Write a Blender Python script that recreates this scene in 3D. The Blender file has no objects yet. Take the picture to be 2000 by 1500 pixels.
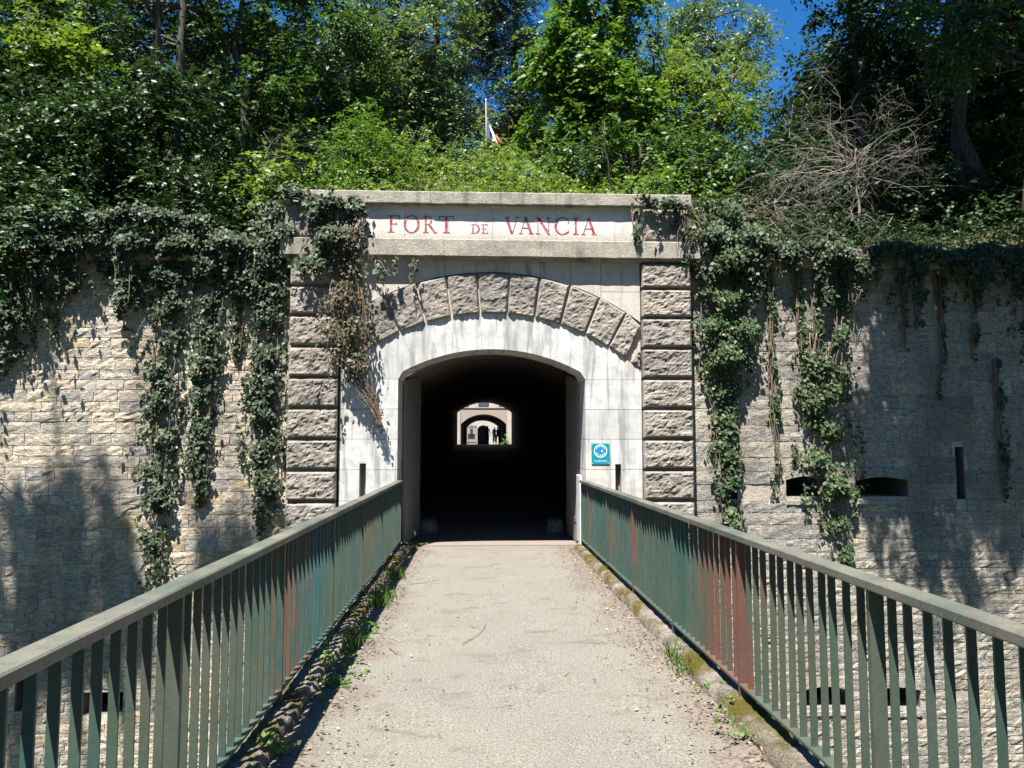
import bpy, bmesh, math, random
import numpy as np
from mathutils import Vector, Matrix, noise as mnoise
random.seed(7); rng = np.random.default_rng(11)
C = bpy.context.scene.collection
SC = bpy.context.scene

# ------------------------------------------------------------------ camera, sky, sun, exposure
PITCH = math.atan(118 / 1500.0)
YAW = math.atan(68 / 1500.0 * math.cos(PITCH))
EYE = Vector((0, 0, 1.6))
FWD = Vector((math.sin(YAW) * math.cos(PITCH), math.cos(YAW) * math.cos(PITCH), math.sin(PITCH)))
RGT = Vector((math.cos(YAW), -math.sin(YAW), 0))
UPV = RGT.cross(FWD)
cd = bpy.data.cameras.new('camera'); cam = bpy.data.objects.new('camera', cd); C.objects.link(cam)
cd.sensor_width = 36; cd.lens = 27.0; cd.clip_end = 800; cd.clip_start = 0.05
cam.matrix_world = Matrix(((RGT.x, UPV.x, -FWD.x, EYE.x), (RGT.y, UPV.y, -FWD.y, EYE.y), (RGT.z, UPV.z, -FWD.z, EYE.z), (0, 0, 0, 1)))
SC.camera = cam
SUN_TO = Vector((-0.20, -0.42, 1.0)).normalized()
SUN_D = Vector((0.20, 0.42, -1.0))            # travel per metre of drop
w = bpy.data.worlds.new('World'); SC.world = w; w.use_nodes = True
nt = w.node_tree; bg = nt.nodes['Background']
sky = nt.nodes.new('ShaderNodeTexSky'); sky.sky_type = 'NISHITA'; sky.sun_disc = False
sky.sun_elevation = math.asin(SUN_TO.z); sky.sun_rotation = math.atan2(SUN_TO.x, SUN_TO.y)
sky.air_density = 1.1; sky.dust_density = 0.0; sky.ozone_density = 9.0; sky.altitude = 300
hsv = nt.nodes.new('ShaderNodeHueSaturation'); hsv.inputs['Saturation'].default_value = 1.22; hsv.inputs['Value'].default_value = 1.08
nt.links.new(sky.outputs[0], hsv.inputs['Color']); nt.links.new(hsv.outputs[0], bg.inputs[0]); bg.inputs[1].default_value = 0.05
sd = bpy.data.lights.new('sun', 'SUN'); sun = bpy.data.objects.new('sun', sd); C.objects.link(sun)
sd.energy = 5.0; sd.angle = math.radians(0.5); sd.color = (1.0, 0.955, 0.89)
sun.rotation_euler = (-SUN_TO).to_track_quat('-Z', 'Y').to_euler(); sun.location = (-5, -10, 30)
vs = SC.view_settings; vs.view_transform = 'Standard'; vs.look = 'None'; vs.gamma = 1; vs.use_curve_mapping = False
vs.exposure = 1.72
try:
    SC.cycles.max_bounces = 6; SC.cycles.diffuse_bounces = 3; SC.cycles.glossy_bounces = 2
    SC.cycles.transmission_bounces = 3; SC.cycles.transparent_max_bounces = 4
    SC.cycles.use_denoising = True
except Exception: pass

# ------------------------------------------------------------------ measuring helpers (photo 2000x1500 -> metres)
def ray(px, py): return FWD + RGT * ((px - 1000) / 1500.0) + UPV * ((750 - py) / 1500.0)
def P(px, py, Y):
    d = ray(px, py); return EYE + d * (Y / d.y)
def G(px, py, z=0.0):
    d = ray(px, py); return EYE + d * ((z - EYE.z) / d.z)
FY = 11.6            # plane of the white dressed stone
WY = 11.75           # plane of the moat walls' mortar
def FX(px, py): return P(px, py, FY).x
def FZ(py, px=960): return P(px, py, FY).z
def proj(p):
    d = Vector(p) - EYE; k = d.dot(FWD)
    return 1000 + 1500 * d.dot(RGT) / k, 750 - 1500 * d.dot(UPV) / k, k

# ------------------------------------------------------------------ objects
def tag(o, label=None, cat=None, group=None, kind=None):
    if label: o['label'] = label
    if cat: o['category'] = cat
    if group: o['group'] = group
    if kind: o['kind'] = kind
    return o
def empty(name, loc=(0, 0, 0), **k):
    o = bpy.data.objects.new(name, None); C.objects.link(o); o.location = loc; o.empty_display_size = .2
    return tag(o, **k)
def link(name, me, parent=None, world=True):
    o = bpy.data.objects.new(name, me); C.objects.link(o)
    if parent is not None:
        o.parent = parent
        if world: o.matrix_parent_inverse = root_inv(parent)
    return o
def root_inv(p):
    m = Matrix.Translation(p.location) if p.parent is None else None
    q = p; m = Matrix.Identity(4)
    chain = []
    while q is not None: chain.append(q); q = q.parent
    for q in reversed(chain):
        m = m @ q.matrix_parent_inverse @ Matrix.LocRotScale(q.location, q.rotation_euler, q.scale)
    return m.inverted()
def mesh(name, V, F, m, smooth=False):
    me = bpy.data.meshes.new(name); me.from_pydata([tuple(v) for v in V], [], F); me.update()
    if m is not None: me.materials.append(m)
    if smooth: me.shade_smooth()
    return me
class MB:
    def __init__(s): s.V = []; s.F = []
    def add(s, V, F):
        n = len(s.V); s.V += [tuple(v) for v in V]; s.F += [tuple(i + n for i in f) for f in F]; return s
    def box(s, x0, x1, y0, y1, z0, z1):
        V = [(x, y, z) for z in (z0, z1) for y in (y0, y1) for x in (x0, x1)]
        return s.add(V, [(0, 2, 3, 1), (4, 5, 7, 6), (0, 1, 5, 4), (2, 6, 7, 3), (0, 4, 6, 2), (1, 3, 7, 5)])
    def bbox(s, x0, x1, y0, y1, z0, z1, c=.006):
        """box with chamfered long edges"""
        V = []; r = []
        for a, b in ((x0 + c, z0), (x1 - c, z0), (x1, z0 + c), (x1, z1 - c), (x1 - c, z1), (x0 + c, z1), (x0, z1 - c), (x0, z0 + c)): r.append((a, b))
        for y in (y0, y1): V += [(a, y, b) for a, b in r]
        F = [(i, (i + 1) % 8, (i + 1) % 8 + 8, i + 8) for i in range(8)] + [tuple(range(7, -1, -1)), tuple(range(8, 16))]
        return s.add(V, F)
    def tube(s, pts, rad, n=5):
        pts = [Vector(p) for p in pts]; V = []; F = []
        for i, p in enumerate(pts):
            d = (pts[min(i + 1, len(pts) - 1)] - pts[max(i - 1, 0)])
            d = d.normalized() if d.length > 1e-6 else Vector((0, 0, 1))
            a = d.orthogonal().normalized() if i == 0 else (a - d * a.dot(d)).normalized()
            b = d.cross(a); r = rad[i] if hasattr(rad, '__len__') else rad
            for k in range(n):
                t = 2 * math.pi * k / n; V.append(p + a * (r * math.cos(t)) + b * (r * math.sin(t)))
        for i in range(len(pts) - 1):
            for k in range(n):
                k2 = (k + 1) % n; F.append((i * n + k, i * n + k2, (i + 1) * n + k2, (i + 1) * n + k))
        F.append(tuple(range(n - 1, -1, -1))); o = (len(pts) - 1) * n; F.append(tuple(range(o, o + n)))
        return s.add(V, F)
    def prism(s, poly, y0, y1, c=0.0):
        """polygon in (x,z), counter-clockwise seen from -Y, front y0, back y1, front edge chamfered by c"""
        n = len(poly); A = sum(poly[i][0] * poly[(i + 1) % n][1] - poly[(i + 1) % n][0] * poly[i][1] for i in range(n))
        if A < 0: poly = poly[::-1]
        V = [(x, y1, z) for x, z in poly]; F = []
        if c > 0:
            q = []
            for i in range(n):
                p0, p1, p2 = [Vector(poly[(i + j) % n]) for j in (-1, 0, 1)]
                e1 = (p1 - p0).normalized(); e2 = (p2 - p1).normalized()
                n1 = Vector((-e1.y, e1.x)); n2 = Vector((-e2.y, e2.x)); m = (n1 + n2); m = m / max(.3, m.length_squared) * 2
                q.append(p1 + m * c * .5 * (1 if True else 0) * 1.0)
            V += [(x, y0 + c, z) for x, z in poly]; V += [(v.x, y0, v.y) for v in q]
        else: V += [(x, y0, z) for x, z in poly]
        L = len(V) // n
        for l in range(L - 1):
            for i in range(n):
                j = (i + 1) % n; F.append((l * n + i, l * n + j, (l + 1) * n + j, (l + 1) * n + i)[::-1])
        F.append(tuple(range((L - 1) * n, L * n))); F.append(tuple(range(n - 1, -1, -1)))
        return s.add(V, F)
    def build(s, name, m, parent=None, smooth=False):
        return link(name, mesh(name, s.V, s.F, m, smooth), parent)

# ------------------------------------------------------------------ materials
class NT:
    def __init__(s, name):
        s.m = bpy.data.materials.new(name); s.m.use_nodes = True; s.t = s.m.node_tree
        s.b = s.t.nodes['Principled BSDF']; s.out = s.t.nodes['Material Output']
        s.pos = s.n('ShaderNodeNewGeometry').outputs['Position']
    def n(s, k): return s.t.nodes.new(k)
    def set(s, sock, v):
        if hasattr(v, 'links') or hasattr(v, 'is_linked'): s.t.links.new(v, sock)
        elif isinstance(v, (tuple, list)) and len(v) == 3 and sock.type == 'RGBA': sock.default_value = (*v, 1)
        else: sock.default_value = v
    def map(s, scale=(1, 1, 1), vec=None):
        n = s.n('ShaderNodeMapping'); s.set(n.inputs['Vector'], vec or s.pos); n.inputs['Scale'].default_value = scale; return n.outputs[0]
    def noise(s, scale, detail=4, rough=.55, vec=None, dist=0):
        n = s.n('ShaderNodeTexNoise'); s.set(n.inputs['Vector'], vec or s.pos); n.inputs['Scale'].default_value = scale
        n.inputs['Detail'].default_value = detail; n.inputs['Roughness'].default_value = rough; n.inputs['Distortion'].default_value = dist
        return n.outputs[0]
    def voro(s, scale, vec=None, feature='F1', out='Distance'):
        n = s.n('ShaderNodeTexVoronoi'); n.feature = feature; s.set(n.inputs['Vector'], vec or s.pos); n.inputs['Scale'].default_value = scale
        return n.outputs[out]
    def ramp(s, fac, a, b, ca=0.0, cb=1.0):
        n = s.n('ShaderNodeMapRange'); s.set(n.inputs[0], fac); n.inputs[1].default_value = a; n.inputs[2].default_value = b
        n.inputs[3].default_value = ca; n.inputs[4].default_value = cb; return n.outputs[0]
    def cramp(s, fac, stops):
        n = s.n('ShaderNodeValToRGB'); s.set(n.inputs[0], fac); e = n.color_ramp.elements
        while len(e) < len(stops): e.new(.5)
        for i, (p, c) in enumerate(stops): e[i].position = p; e[i].color = (*c, 1)
        return n.outputs[0]
    def mix(s, fac, a, b, mode='MIX'):
        n = s.n('ShaderNodeMix'); n.data_type = 'RGBA'; n.blend_type = mode
        s.set(n.inputs[0], fac); s.set(n.inputs[6], a); s.set(n.inputs[7], b); return n.outputs[2]
    def math(s, op, a, b=0.0):
        n = s.n('ShaderNodeMath'); n.operation = op; s.set(n.inputs[0], a); s.set(n.inputs[1], b); return n.outputs[0]
    def bump(s, h, strength=.5, dist=.02, base=None):
        n = s.n('ShaderNodeBump'); s.set(n.inputs['Height'], h); n.inputs['Strength'].default_value = strength; n.inputs['Distance'].default_value = dist
        if base is not None: s.t.links.new(base, n.inputs['Normal'])
        return n.outputs[0]
    def rnd(s):
        a = s.n('ShaderNodeObjectInfo').outputs['Random']; b = s.n('ShaderNodeNewGeometry').outputs['Random Per Island']
        return s.math('FRACT', s.math('ADD', a, b))
    def attr(s, name):
        n = s.n('ShaderNodeAttribute'); n.attribute_name = name; return n.outputs['Fac']
    def sep(s, i):
        n = s.n('ShaderNodeSeparateXYZ'); s.set(n.inputs[0], s.pos); return n.outputs[i]
    def done(s, col, rough=.85, nrm=None, spec=.3, metal=0.0):
        s.set(s.b.inputs['Base Color'], col); s.set(s.b.inputs['Roughness'], rough); s.b.inputs['Specular IOR Level'].default_value = spec
        s.b.inputs['Metallic'].default_value = metal
        if nrm is not None: s.t.links.new(nrm, s.b.inputs['Normal'])
        return s.m

def wall_stone(name, cols, lichen, grime):
    t = NT(name); r = t.rnd()
    c = t.cramp(r, cols)
    f = t.noise(11, 7, .7, t.map((1, 1, 2))); c = t.mix(t.ramp(f, .38, .62), t.mix(1.0, c, (.55, .53, .5), 'MULTIPLY'), c)
    c = t.mix(t.ramp(t.noise(38, 3, .7), .52, .72, 0, .65), c, (.62, .58, .5))
    c = t.mix(t.ramp(t.noise(1.1, 4, .6), .54, .72, 0, lichen), c, (.50, .33, .12))
    c = t.mix(t.ramp(t.noise(.9, 5, .6, t.map((1.6, 1, .45))), .48, .68, 0, grime), c, (.10, .095, .088))
    c = t.mix(t.ramp(t.noise(17, 5, .7, t.map((1, 1, 2.2)), .6), .55, .64, 0, .85), c, (.06, .056, .05))
    c = t.mix(t.ramp(t.voro(26), .0, .22, .6, 0), c, (.045, .043, .04))
    h = t.math('ADD', t.noise(13, 8, .72, t.map((1, 1, 2.6)), .9), t.math('MULTIPLY', t.noise(60, 4, .6), .35))
    return t.done(c, .92, t.bump(h, 1.0, .032), .2)
M = {}
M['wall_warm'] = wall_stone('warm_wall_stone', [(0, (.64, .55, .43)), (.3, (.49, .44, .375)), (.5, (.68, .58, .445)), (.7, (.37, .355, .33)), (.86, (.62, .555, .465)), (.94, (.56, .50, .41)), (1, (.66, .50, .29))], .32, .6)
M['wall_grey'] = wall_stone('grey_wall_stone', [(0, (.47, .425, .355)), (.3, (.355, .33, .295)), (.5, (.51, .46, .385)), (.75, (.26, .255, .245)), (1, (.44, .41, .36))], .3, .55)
def mortar(name, c0, c1):
    t = NT(name); c = t.mix(t.ramp(t.noise(2.2, 6, .65), .35, .65), c0, c1)
    c = t.mix(t.ramp(t.noise(30, 4), .5, .75, 0, .5), c, (.15, .13, .11))
    return t.done(c, .95, t.bump(t.noise(35, 6, .7), .9, .02), .15)
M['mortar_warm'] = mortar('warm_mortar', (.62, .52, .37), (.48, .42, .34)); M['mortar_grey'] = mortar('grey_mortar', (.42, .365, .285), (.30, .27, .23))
t = NT('rusticated_stone'); r = t.rnd()
c = t.cramp(r, [(0, (.35, .31, .265)), (.35, (.29, .262, .23)), (.65, (.39, .345, .295)), (1, (.255, .238, .218))])
c = t.mix(t.ramp(t.noise(6, 6, .7), .38, .66), t.mix(1.0, c, (.62, .6, .58), 'MULTIPLY'), c)
c = t.mix(t.ramp(t.noise(55, 3, .7), .55, .75, 0, .5), c, (.44, .40, .35))
c = t.mix(t.ramp(t.voro(34), 0, .2, .5, 0), c, (.07, .065, .06))
c = t.mix(t.ramp(t.noise(1.5, 6, .65, t.map((1.5, 1, .6))), .48, .66, 0, .6), c, (.12, .112, .10))
M['rustic'] = t.done(c, .9, t.bump(t.math('ADD', t.noise(20, 8, .7, t.map((1, 1, 1.6)), .9), t.math('MULTIPLY', t.noise(85, 4), .3)), .9, .03), .2)
t = NT('white_dressed_stone'); r = t.rnd()
c = t.cramp(r, [(0, (.50, .495, .48)), (.5, (.54, .533, .515)), (1, (.42, .418, .405))])
c = t.mix(t.ramp(t.noise(5, 8, .72), .44, .62, 0, .8), c, (.34, .335, .325))
c = t.mix(t.ramp(t.noise(2.2, 5, .6, t.map((5, 1, .45))), .50, .64, 0, .8), c, (.22, .215, .205))
c = t.mix(t.ramp(t.noise(70, 3, .7), .58, .70, 0, .7), c, (.24, .235, .23))
c = t.mix(t.ramp(t.noise(.9, 3, .5), .64, .74, 0, .35), c, (.55, .43, .28))
M['white'] = t.done(c, .85, t.bump(t.noise(40, 6, .7), .35, .012), .25)
t = NT('pale_panel_stone'); c = t.mix(t.ramp(t.noise(3, 7, .7), .4, .7), (.56, .54, .50), (.40, .385, .355))
c = t.mix(t.ramp(t.noise(2.5, 5, .6, t.map((4, 1, .5))), .6, .75, 0, .6), c, (.17, .155, .14))
c = t.mix(t.ramp(t.noise(60, 3, .7), .6, .75, 0, .6), c, (.2, .18, .16))
c = t.mix(t.ramp(t.sep(2), FZ(470), FZ(447), .75, 0), c, t.mix(t.ramp(t.noise(45, 3, .6), .45, .6), (.16, .145, .12), (.42, .39, .32)))
M['panel'] = t.done(c, .88, t.bump(t.noise(40, 6, .7), .4, .012), .25)
t = NT('beige_spandrel_stone'); r = t.rnd(); c = t.mix(r, (.50, .46, .41), (.42, .385, .345))
c = t.mix(t.ramp(t.noise(4, 7, .7), .45, .7, 0, .7), c, (.30, .275, .25))
c = t.mix(t.ramp(t.noise(2.0, 5, .6, t.map((3.5, 1, .5))), .56, .72, 0, .7), c, (.13, .12, .11))
M['spandrel'] = t.done(c, .88, t.bump(t.noise(40, 6, .7), .3, .01), .2)
t = NT('lichened_cornice_stone'); c = t.mix(t.ramp(t.noise(4, 7, .7), .35, .66), (.20, .185, .155), (.34, .31, .255))
c = t.mix(t.ramp(t.noise(48, 4, .75), .54, .68, 0, .85), c, (.56, .53, .45))
c = t.mix(t.ramp(t.noise(75, 3, .7, t.map((1.1, 1, 1))), .58, .72, 0, .8), c, (.05, .047, .042))
c = t.mix(t.ramp(t.noise(1.6, 5, .6, t.map((3, 1, .4))), .55, .7, 0, .75), c, (.075, .07, .06))
M['cornice'] = t.done(c, .92, t.bump(t.noise(30, 7, .72), .7, .02), .2)
t = NT('joint_mortar'); M['joint'] = t.done(t.mix(t.noise(9, 4), (.50, .42, .33), (.36, .31, .26)), .95, t.bump(t.noise(50, 4), .5, .01), .15)
t = NT('dark_groove_stone'); M['groove'] = t.done(t.mix(t.noise(9, 4), (.25, .22, .19), (.17, .155, .14)), .95, None, .15)
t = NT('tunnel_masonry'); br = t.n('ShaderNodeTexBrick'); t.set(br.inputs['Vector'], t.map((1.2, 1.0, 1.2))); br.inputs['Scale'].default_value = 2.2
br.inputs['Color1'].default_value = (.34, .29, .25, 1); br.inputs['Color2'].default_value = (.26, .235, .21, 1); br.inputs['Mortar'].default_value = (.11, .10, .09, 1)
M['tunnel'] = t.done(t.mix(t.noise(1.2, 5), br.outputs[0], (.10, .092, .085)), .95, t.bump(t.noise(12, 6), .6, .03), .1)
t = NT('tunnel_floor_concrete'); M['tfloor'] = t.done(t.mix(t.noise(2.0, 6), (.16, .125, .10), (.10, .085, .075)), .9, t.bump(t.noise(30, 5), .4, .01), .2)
# path of bound gravel, dirty along both kerbs
t = NT('bound_gravel_path'); x = t.sep(0)
c = t.mix(t.ramp(t.noise(1.3, 6, .6), .3, .7), (.192, .182, .153), (.160, .151, .128))
sp = t.noise(75, 3, .75); c = t.mix(t.ramp(sp, .38, .66), t.mix(1.0, c, (.60, .58, .56), 'MULTIPLY'), t.mix(.5, c, (.295, .278, .24)))
c = t.mix(t.ramp(t.voro(60), 0, .25, .55, 0), c, (.14, .12, .105))
pat = t.noise(2.6, 6, .62, t.map((1, 1.6, 1)), .6); c = t.mix(t.ramp(pat, .56, .68, 0, .7), c, (.105, .088, .072))
edge = t.math('ADD', t.math('ABSOLUTE', t.math('SUBTRACT', x, .22)), t.ramp(t.noise(2.0, 5, .6, t.map((1, .8, 1))), .3, .7, -.28, .28))
dirt = t.mix(t.ramp(t.noise(40, 4, .7), .35, .65), (.075, .058, .046), (.20, .165, .135))
c = t.mix(t.ramp(edge, .90, 1.22, 0, .92), c, dirt)
M['path'] = t.done(c, .93, t.bump(t.math('ADD', sp, t.math('MULTIPLY', t.noise(9, 5), .6)), .8, .012), .2)
t = NT('mossy_kerb_concrete'); c = t.mix(t.ramp(t.noise(7, 7, .7), .36, .64), (.13, .115, .095), (.35, .31, .26))
nz = t.n('ShaderNodeNewGeometry').outputs['Normal']; sx = t.n('ShaderNodeSeparateXYZ'); t.t.links.new(nz, sx.inputs[0])
mo = t.math('MULTIPLY', t.ramp(t.noise(2.4, 6, .65), .42, .58), t.ramp(sx.outputs[2], -.1, .55))
c = t.mix(mo, c, t.mix(t.noise(30, 4), (.055, .050, .010), (.17, .135, .025)))
M['kerb'] = t.done(c, .95, t.bump(t.math('ADD', t.noise(22, 7, .72), t.noise(90, 3)), 1.0, .04), .15)
t = NT('slab_concrete'); M['concrete'] = t.done(t.mix(t.noise(3, 6), (.28, .26, .24), (.18, .17, .16)), .9, t.bump(t.noise(25, 5), .5, .01), .2)
# weathered green paint on steel: patches of teal, olive and red primer / rust
t = NT('weathered_green_paint'); big = t.noise(.8, 5, .6, t.map((1, 1.0, .3)))
c = t.cramp(big, [(.25, (.020, .076, .082)), (.42, (.024, .066, .056)), (.55, (.044, .064, .046)), (.68, (.062, .064, .044))])
c = t.mix(t.ramp(t.noise(5, 7, .7, t.map((1, 1, .5))), .45, .7, 0, .6), c, (.075, .088, .068))
yy = t.sep(1); xx = t.sep(0)
zone = t.math('MULTIPLY', t.ramp(t.math('ABSOLUTE', t.math('SUBTRACT', yy, 5.0)), .2, 1.0, 1, 0), t.ramp(xx, -1, 1, .85, 1.0))
zone2 = t.math('MULTIPLY', t.ramp(t.math('ABSOLUTE', t.math('SUBTRACT', yy, 7.75)), .05, .35, 1, 0), t.ramp(xx, 0, .5, .2, 1.0))
ru = t.math('ADD', t.math('MULTIPLY', t.math('MAXIMUM', t.math('MAXIMUM', zone, zone2), t.ramp(yy, 4.5, 7.5, 0, .42)), .30), t.noise(2.2, 7, .72, t.map((3.5, 3.5, .5))))
c = t.mix(t.ramp(ru, .66, .80, 0, .9), c, t.mix(t.noise(20, 4, .7), (.135, .050, .034), (.085, .045, .034)))
c = t.mix(t.ramp(t.noise(26, 6, .75), .60, .68, 0, .85), c, (.085, .040, .022))
c = t.mix(t.ramp(t.noise(70, 3, .7), .68, .76, 0, .4), c, (.22, .23, .20))
M['paint'] = t.done(c, t.ramp(t.noise(12, 4), .3, .7, .42, .7), t.bump(t.noise(45, 5), .35, .005), .4)
t = NT('worn_handrail_paint'); c = t.mix(t.ramp(t.noise(2.2, 6, .65, t.map((1, .7, 1))), .35, .62), (.046, .070, .058), (.135, .128, .10))
c = t.mix(t.ramp(t.noise(14, 6, .7), .54, .66, 0, .8), c, (.10, .062, .042)); c = t.mix(t.ramp(t.noise(60, 3), .62, .74, 0, .5), c, (.24, .235, .205))
M['handrail'] = t.done(c, .55, t.bump(t.noise(40, 5), .3, .004), .4)
def flat(name, c, rough=.6, spec=.4, metal=0.0, v=.15, sc=8):
    t = NT(name); cc = t.mix(t.ramp(t.noise(sc, 5), .3, .7), tuple(x * (1 - v) for x in c), tuple(min(1, x * (1 + v)) for x in c))
    return t.done(cc, rough, None, spec, metal)
M['gate'] = flat('grey_gate_paint', (.20, .185, .165), .6); M['steel'] = flat('pale_galvanised_steel', (.55, .56, .57), .5, .5)
M['teal'] = flat('teal_sign_paint', (.004, .20, .27), .4, .4, 0, .05); M['signwhite'] = flat('white_sign_print', (.8, .85, .85), .5, .3, 0, .03)
M['blue'] = flat('blue_sign_print', (.01, .16, .50), .5, .3, 0, .03); M['redprint'] = flat('red_sign_print', (.6, .06, .05), .5, .3, 0, .03)
t = NT('faded_red_lettering'); M['red'] = t.done(t.mix(t.ramp(t.noise(22, 5, .7), .45, .75), (.25, .035, .05), (.40, .27, .26)), .8, None, .2)
t = NT('tree_bark'); M['bark'] = t.done(t.mix(t.ramp(t.noise(10, 6, .6, t.map((3, 3, .6))), .35, .65), (.045, .038, .03), (.12, .10, .082)), .95, t.bump(t.noise(14, 6, .6, t.map((3, 3, .5))), 1, .03), .15)
t = NT('dry_dead_wood'); M['dead'] = t.done(t.mix(t.noise(6, 4), (.27, .245, .21), (.14, .125, .105)), .9, None, .2)
t = NT('vine_stem'); M['vine'] = t.done(t.mix(t.noise(6, 4), (.22, .16, .11), (.10, .075, .055)), .9, None, .2)
t = NT('bank_soil'); M['soil'] = t.done(t.mix(t.noise(2, 6), (.05, .045, .025), (.08, .075, .04)), 1.0, None, .1)
M['dark'] = flat('dark_cloth', (.03, .03, .035), .9, .2); M['skin'] = flat('skin', (.30, .18, .13), .6); M['iron'] = flat('dark_iron', (.025, .025, .027), .6, .4)
M['pink'] = mortar('pinkish_render', (.30, .225, .18), (.31, .27, .22)); M['court'] = mortar('pale_render', (.42, .39, .34), (.34, .315, .28))
M['flagblue'] = flat('blue_flag_cloth', (.05, .075, .26), .8); M['flagwhite'] = flat('white_flag_cloth', (.75, .75, .78), .8); M['flagred'] = flat('red_flag_cloth', (.45, .10, .07), .8)
M['glass'] = flat('dark_window_shutter', (.06, .08, .10), .3, .5)
def leaf_mat(name, a, b, trans=.28, rough=.45, spec=.4, tcol=None, old=None):
    t = NT(name); k = t.attr('tint'); c = t.mix(k, a, b)
    if old: c = t.mix(t.ramp(k, .93, .96), c, old)
    t.done(c, rough, None, spec)
    tr = t.n('ShaderNodeBsdfTranslucent'); t.set(tr.inputs[0], t.mix(1.0, c, tcol or (1.5, 1.6, .6), 'MULTIPLY'))
    mx = t.n('ShaderNodeMixShader'); mx.inputs[0].default_value = trans
    t.t.links.new(t.b.outputs[0], mx.inputs[1]); t.t.links.new(tr.outputs[0], mx.inputs[2]); t.t.links.new(mx.outputs[0], t.out.inputs[0])
    return t.m
L = {
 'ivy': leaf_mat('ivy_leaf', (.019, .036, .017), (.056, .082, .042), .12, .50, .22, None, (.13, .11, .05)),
 'ivylit': leaf_mat('sunlit_ivy_leaf', (.028, .054, .021), (.074, .108, .048), .16, .5, .22, None, (.15, .13, .05)),  # lighter copy of the ivy, sunlit look put into the leaf colour
 'drivy': leaf_mat('withered_creeper_leaf', (.040, .046, .022), (.085, .078, .042), .15, .55, .25, None, (.24, .11, .07)),
 'laurel': leaf_mat('glossy_dark_leaf', (.016, .040, .014), (.060, .105, .040), .14, .44, .30),
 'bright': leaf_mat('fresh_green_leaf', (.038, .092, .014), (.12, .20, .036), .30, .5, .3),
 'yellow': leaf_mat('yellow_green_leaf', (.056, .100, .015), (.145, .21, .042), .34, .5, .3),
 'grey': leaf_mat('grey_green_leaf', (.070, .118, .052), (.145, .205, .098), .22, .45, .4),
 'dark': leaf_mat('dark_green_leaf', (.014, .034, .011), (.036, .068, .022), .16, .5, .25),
 'blue': leaf_mat('bluish_dark_needle', (.018, .040, .024), (.034, .062, .036), .08, .5, .35),
 'mid': leaf_mat('mid_green_leaf', (.026, .064, .015), (.076, .140, .032), .25, .5, .3),
}

# ------------------------------------------------------------------ leaves
def leaf_mesh(name, p, ax, nr, ln, wd, m, fold=.25, wide_at=.42, bend=0.0):
    """p (n,3) bases, ax axes, nr rough normals, ln lengths, wd half widths -> one mesh of folded 2-triangle leaves"""
    n = len(p); ax = ax / np.linalg.norm(ax, axis=1, keepdims=True)
    nr = nr - ax * np.sum(nr * ax, 1, keepdims=True); nr = nr / (np.linalg.norm(nr, axis=1, keepdims=True) + 1e-9)
    sd_ = np.cross(ax, nr); L_ = ln[:, None]; W_ = wd[:, None]
    mid = p + ax * L_ * wide_at
    V = np.empty((n, 4, 3)); V[:, 0] = p; V[:, 1] = mid + sd_ * W_ + nr * W_ * fold; V[:, 2] = p + ax * L_ - nr * L_ * bend; V[:, 3] = mid - sd_ * W_ + nr * W_ * fold
    me = bpy.data.meshes.new(name); me.vertices.add(4 * n); me.vertices.foreach_set('co', V.reshape(-1))
    b = np.arange(n)[:, None] * 4
    idx = np.concatenate([b + np.array([[0, 1, 2]]), b + np.array([[0, 2, 3]])], 1).reshape(-1)
    me.loops.add(6 * n); me.loops.foreach_set('vertex_index', idx.astype(np.int32))
    me.polygons.add(2 * n); me.polygons.foreach_set('loop_start', np.arange(0, 6 * n, 3, dtype=np.int32))
    me.update(calc_edges=True)
    a = me.attributes.new('tint', 'FLOAT', 'FACE'); a.data.foreach_set('value', np.repeat(rng.random(n), 2).astype(np.float32))
    me.materials.append(m); return me
def unit(v): return v / (np.linalg.norm(v, axis=-1, keepdims=True) + 1e-9)
def clump_leaves(cent, rad, per, leaf, out=None, droop=.35, aspect=.30, twig=.55, pinn=8):
    """cent (k,3) clump centres; twigs radiate from each; leaves alternate along the twigs"""
    k = len(cent); nt_ = max(1, per // pinn)
    c = np.repeat(cent, nt_, 0); r = np.repeat(rad, nt_)
    d = unit(rng.normal(size=(len(c), 3)) + (0 if out is None else np.repeat(out, nt_, 0) * .9) + np.array([0, 0, -.15]))
    st = c + rng.normal(size=c.shape) * r[:, None] * .42
    tl = r * rng.uniform(.6, 1.3, len(c)) * twig / .55
    s = (np.arange(pinn) + .5) / pinn
    pts = st[:, None] + d[:, None] * (tl[:, None] * s)[..., None]
    pts[..., 2] -= droop * (tl[:, None] * s ** 2)
    sidev = unit(np.cross(d, np.array([0, 0, 1.0])) + rng.normal(size=d.shape) * .15)
    sg = np.where(np.arange(pinn) % 2, 1, -1)
    ax = d[:, None] * .75 + sidev[:, None] * sg[None, :, None] * 1.0 + rng.normal(size=pts.shape) * .28; ax[..., 2] -= droop * .8
    nr = np.array([0, 0, 1.0]) + rng.normal(size=pts.shape) * .45; nr = nr + np.array([-.05, -.35, 0])
    p = pts.reshape(-1, 3); ln = leaf * rng.uniform(.65, 1.25, len(p))
    return p, ax.reshape(-1, 3), nr.reshape(-1, 3), ln, ln * aspect
def join_leaves(parts): return [np.concatenate([q[i] for q in parts]) for i in range(5)]
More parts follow.
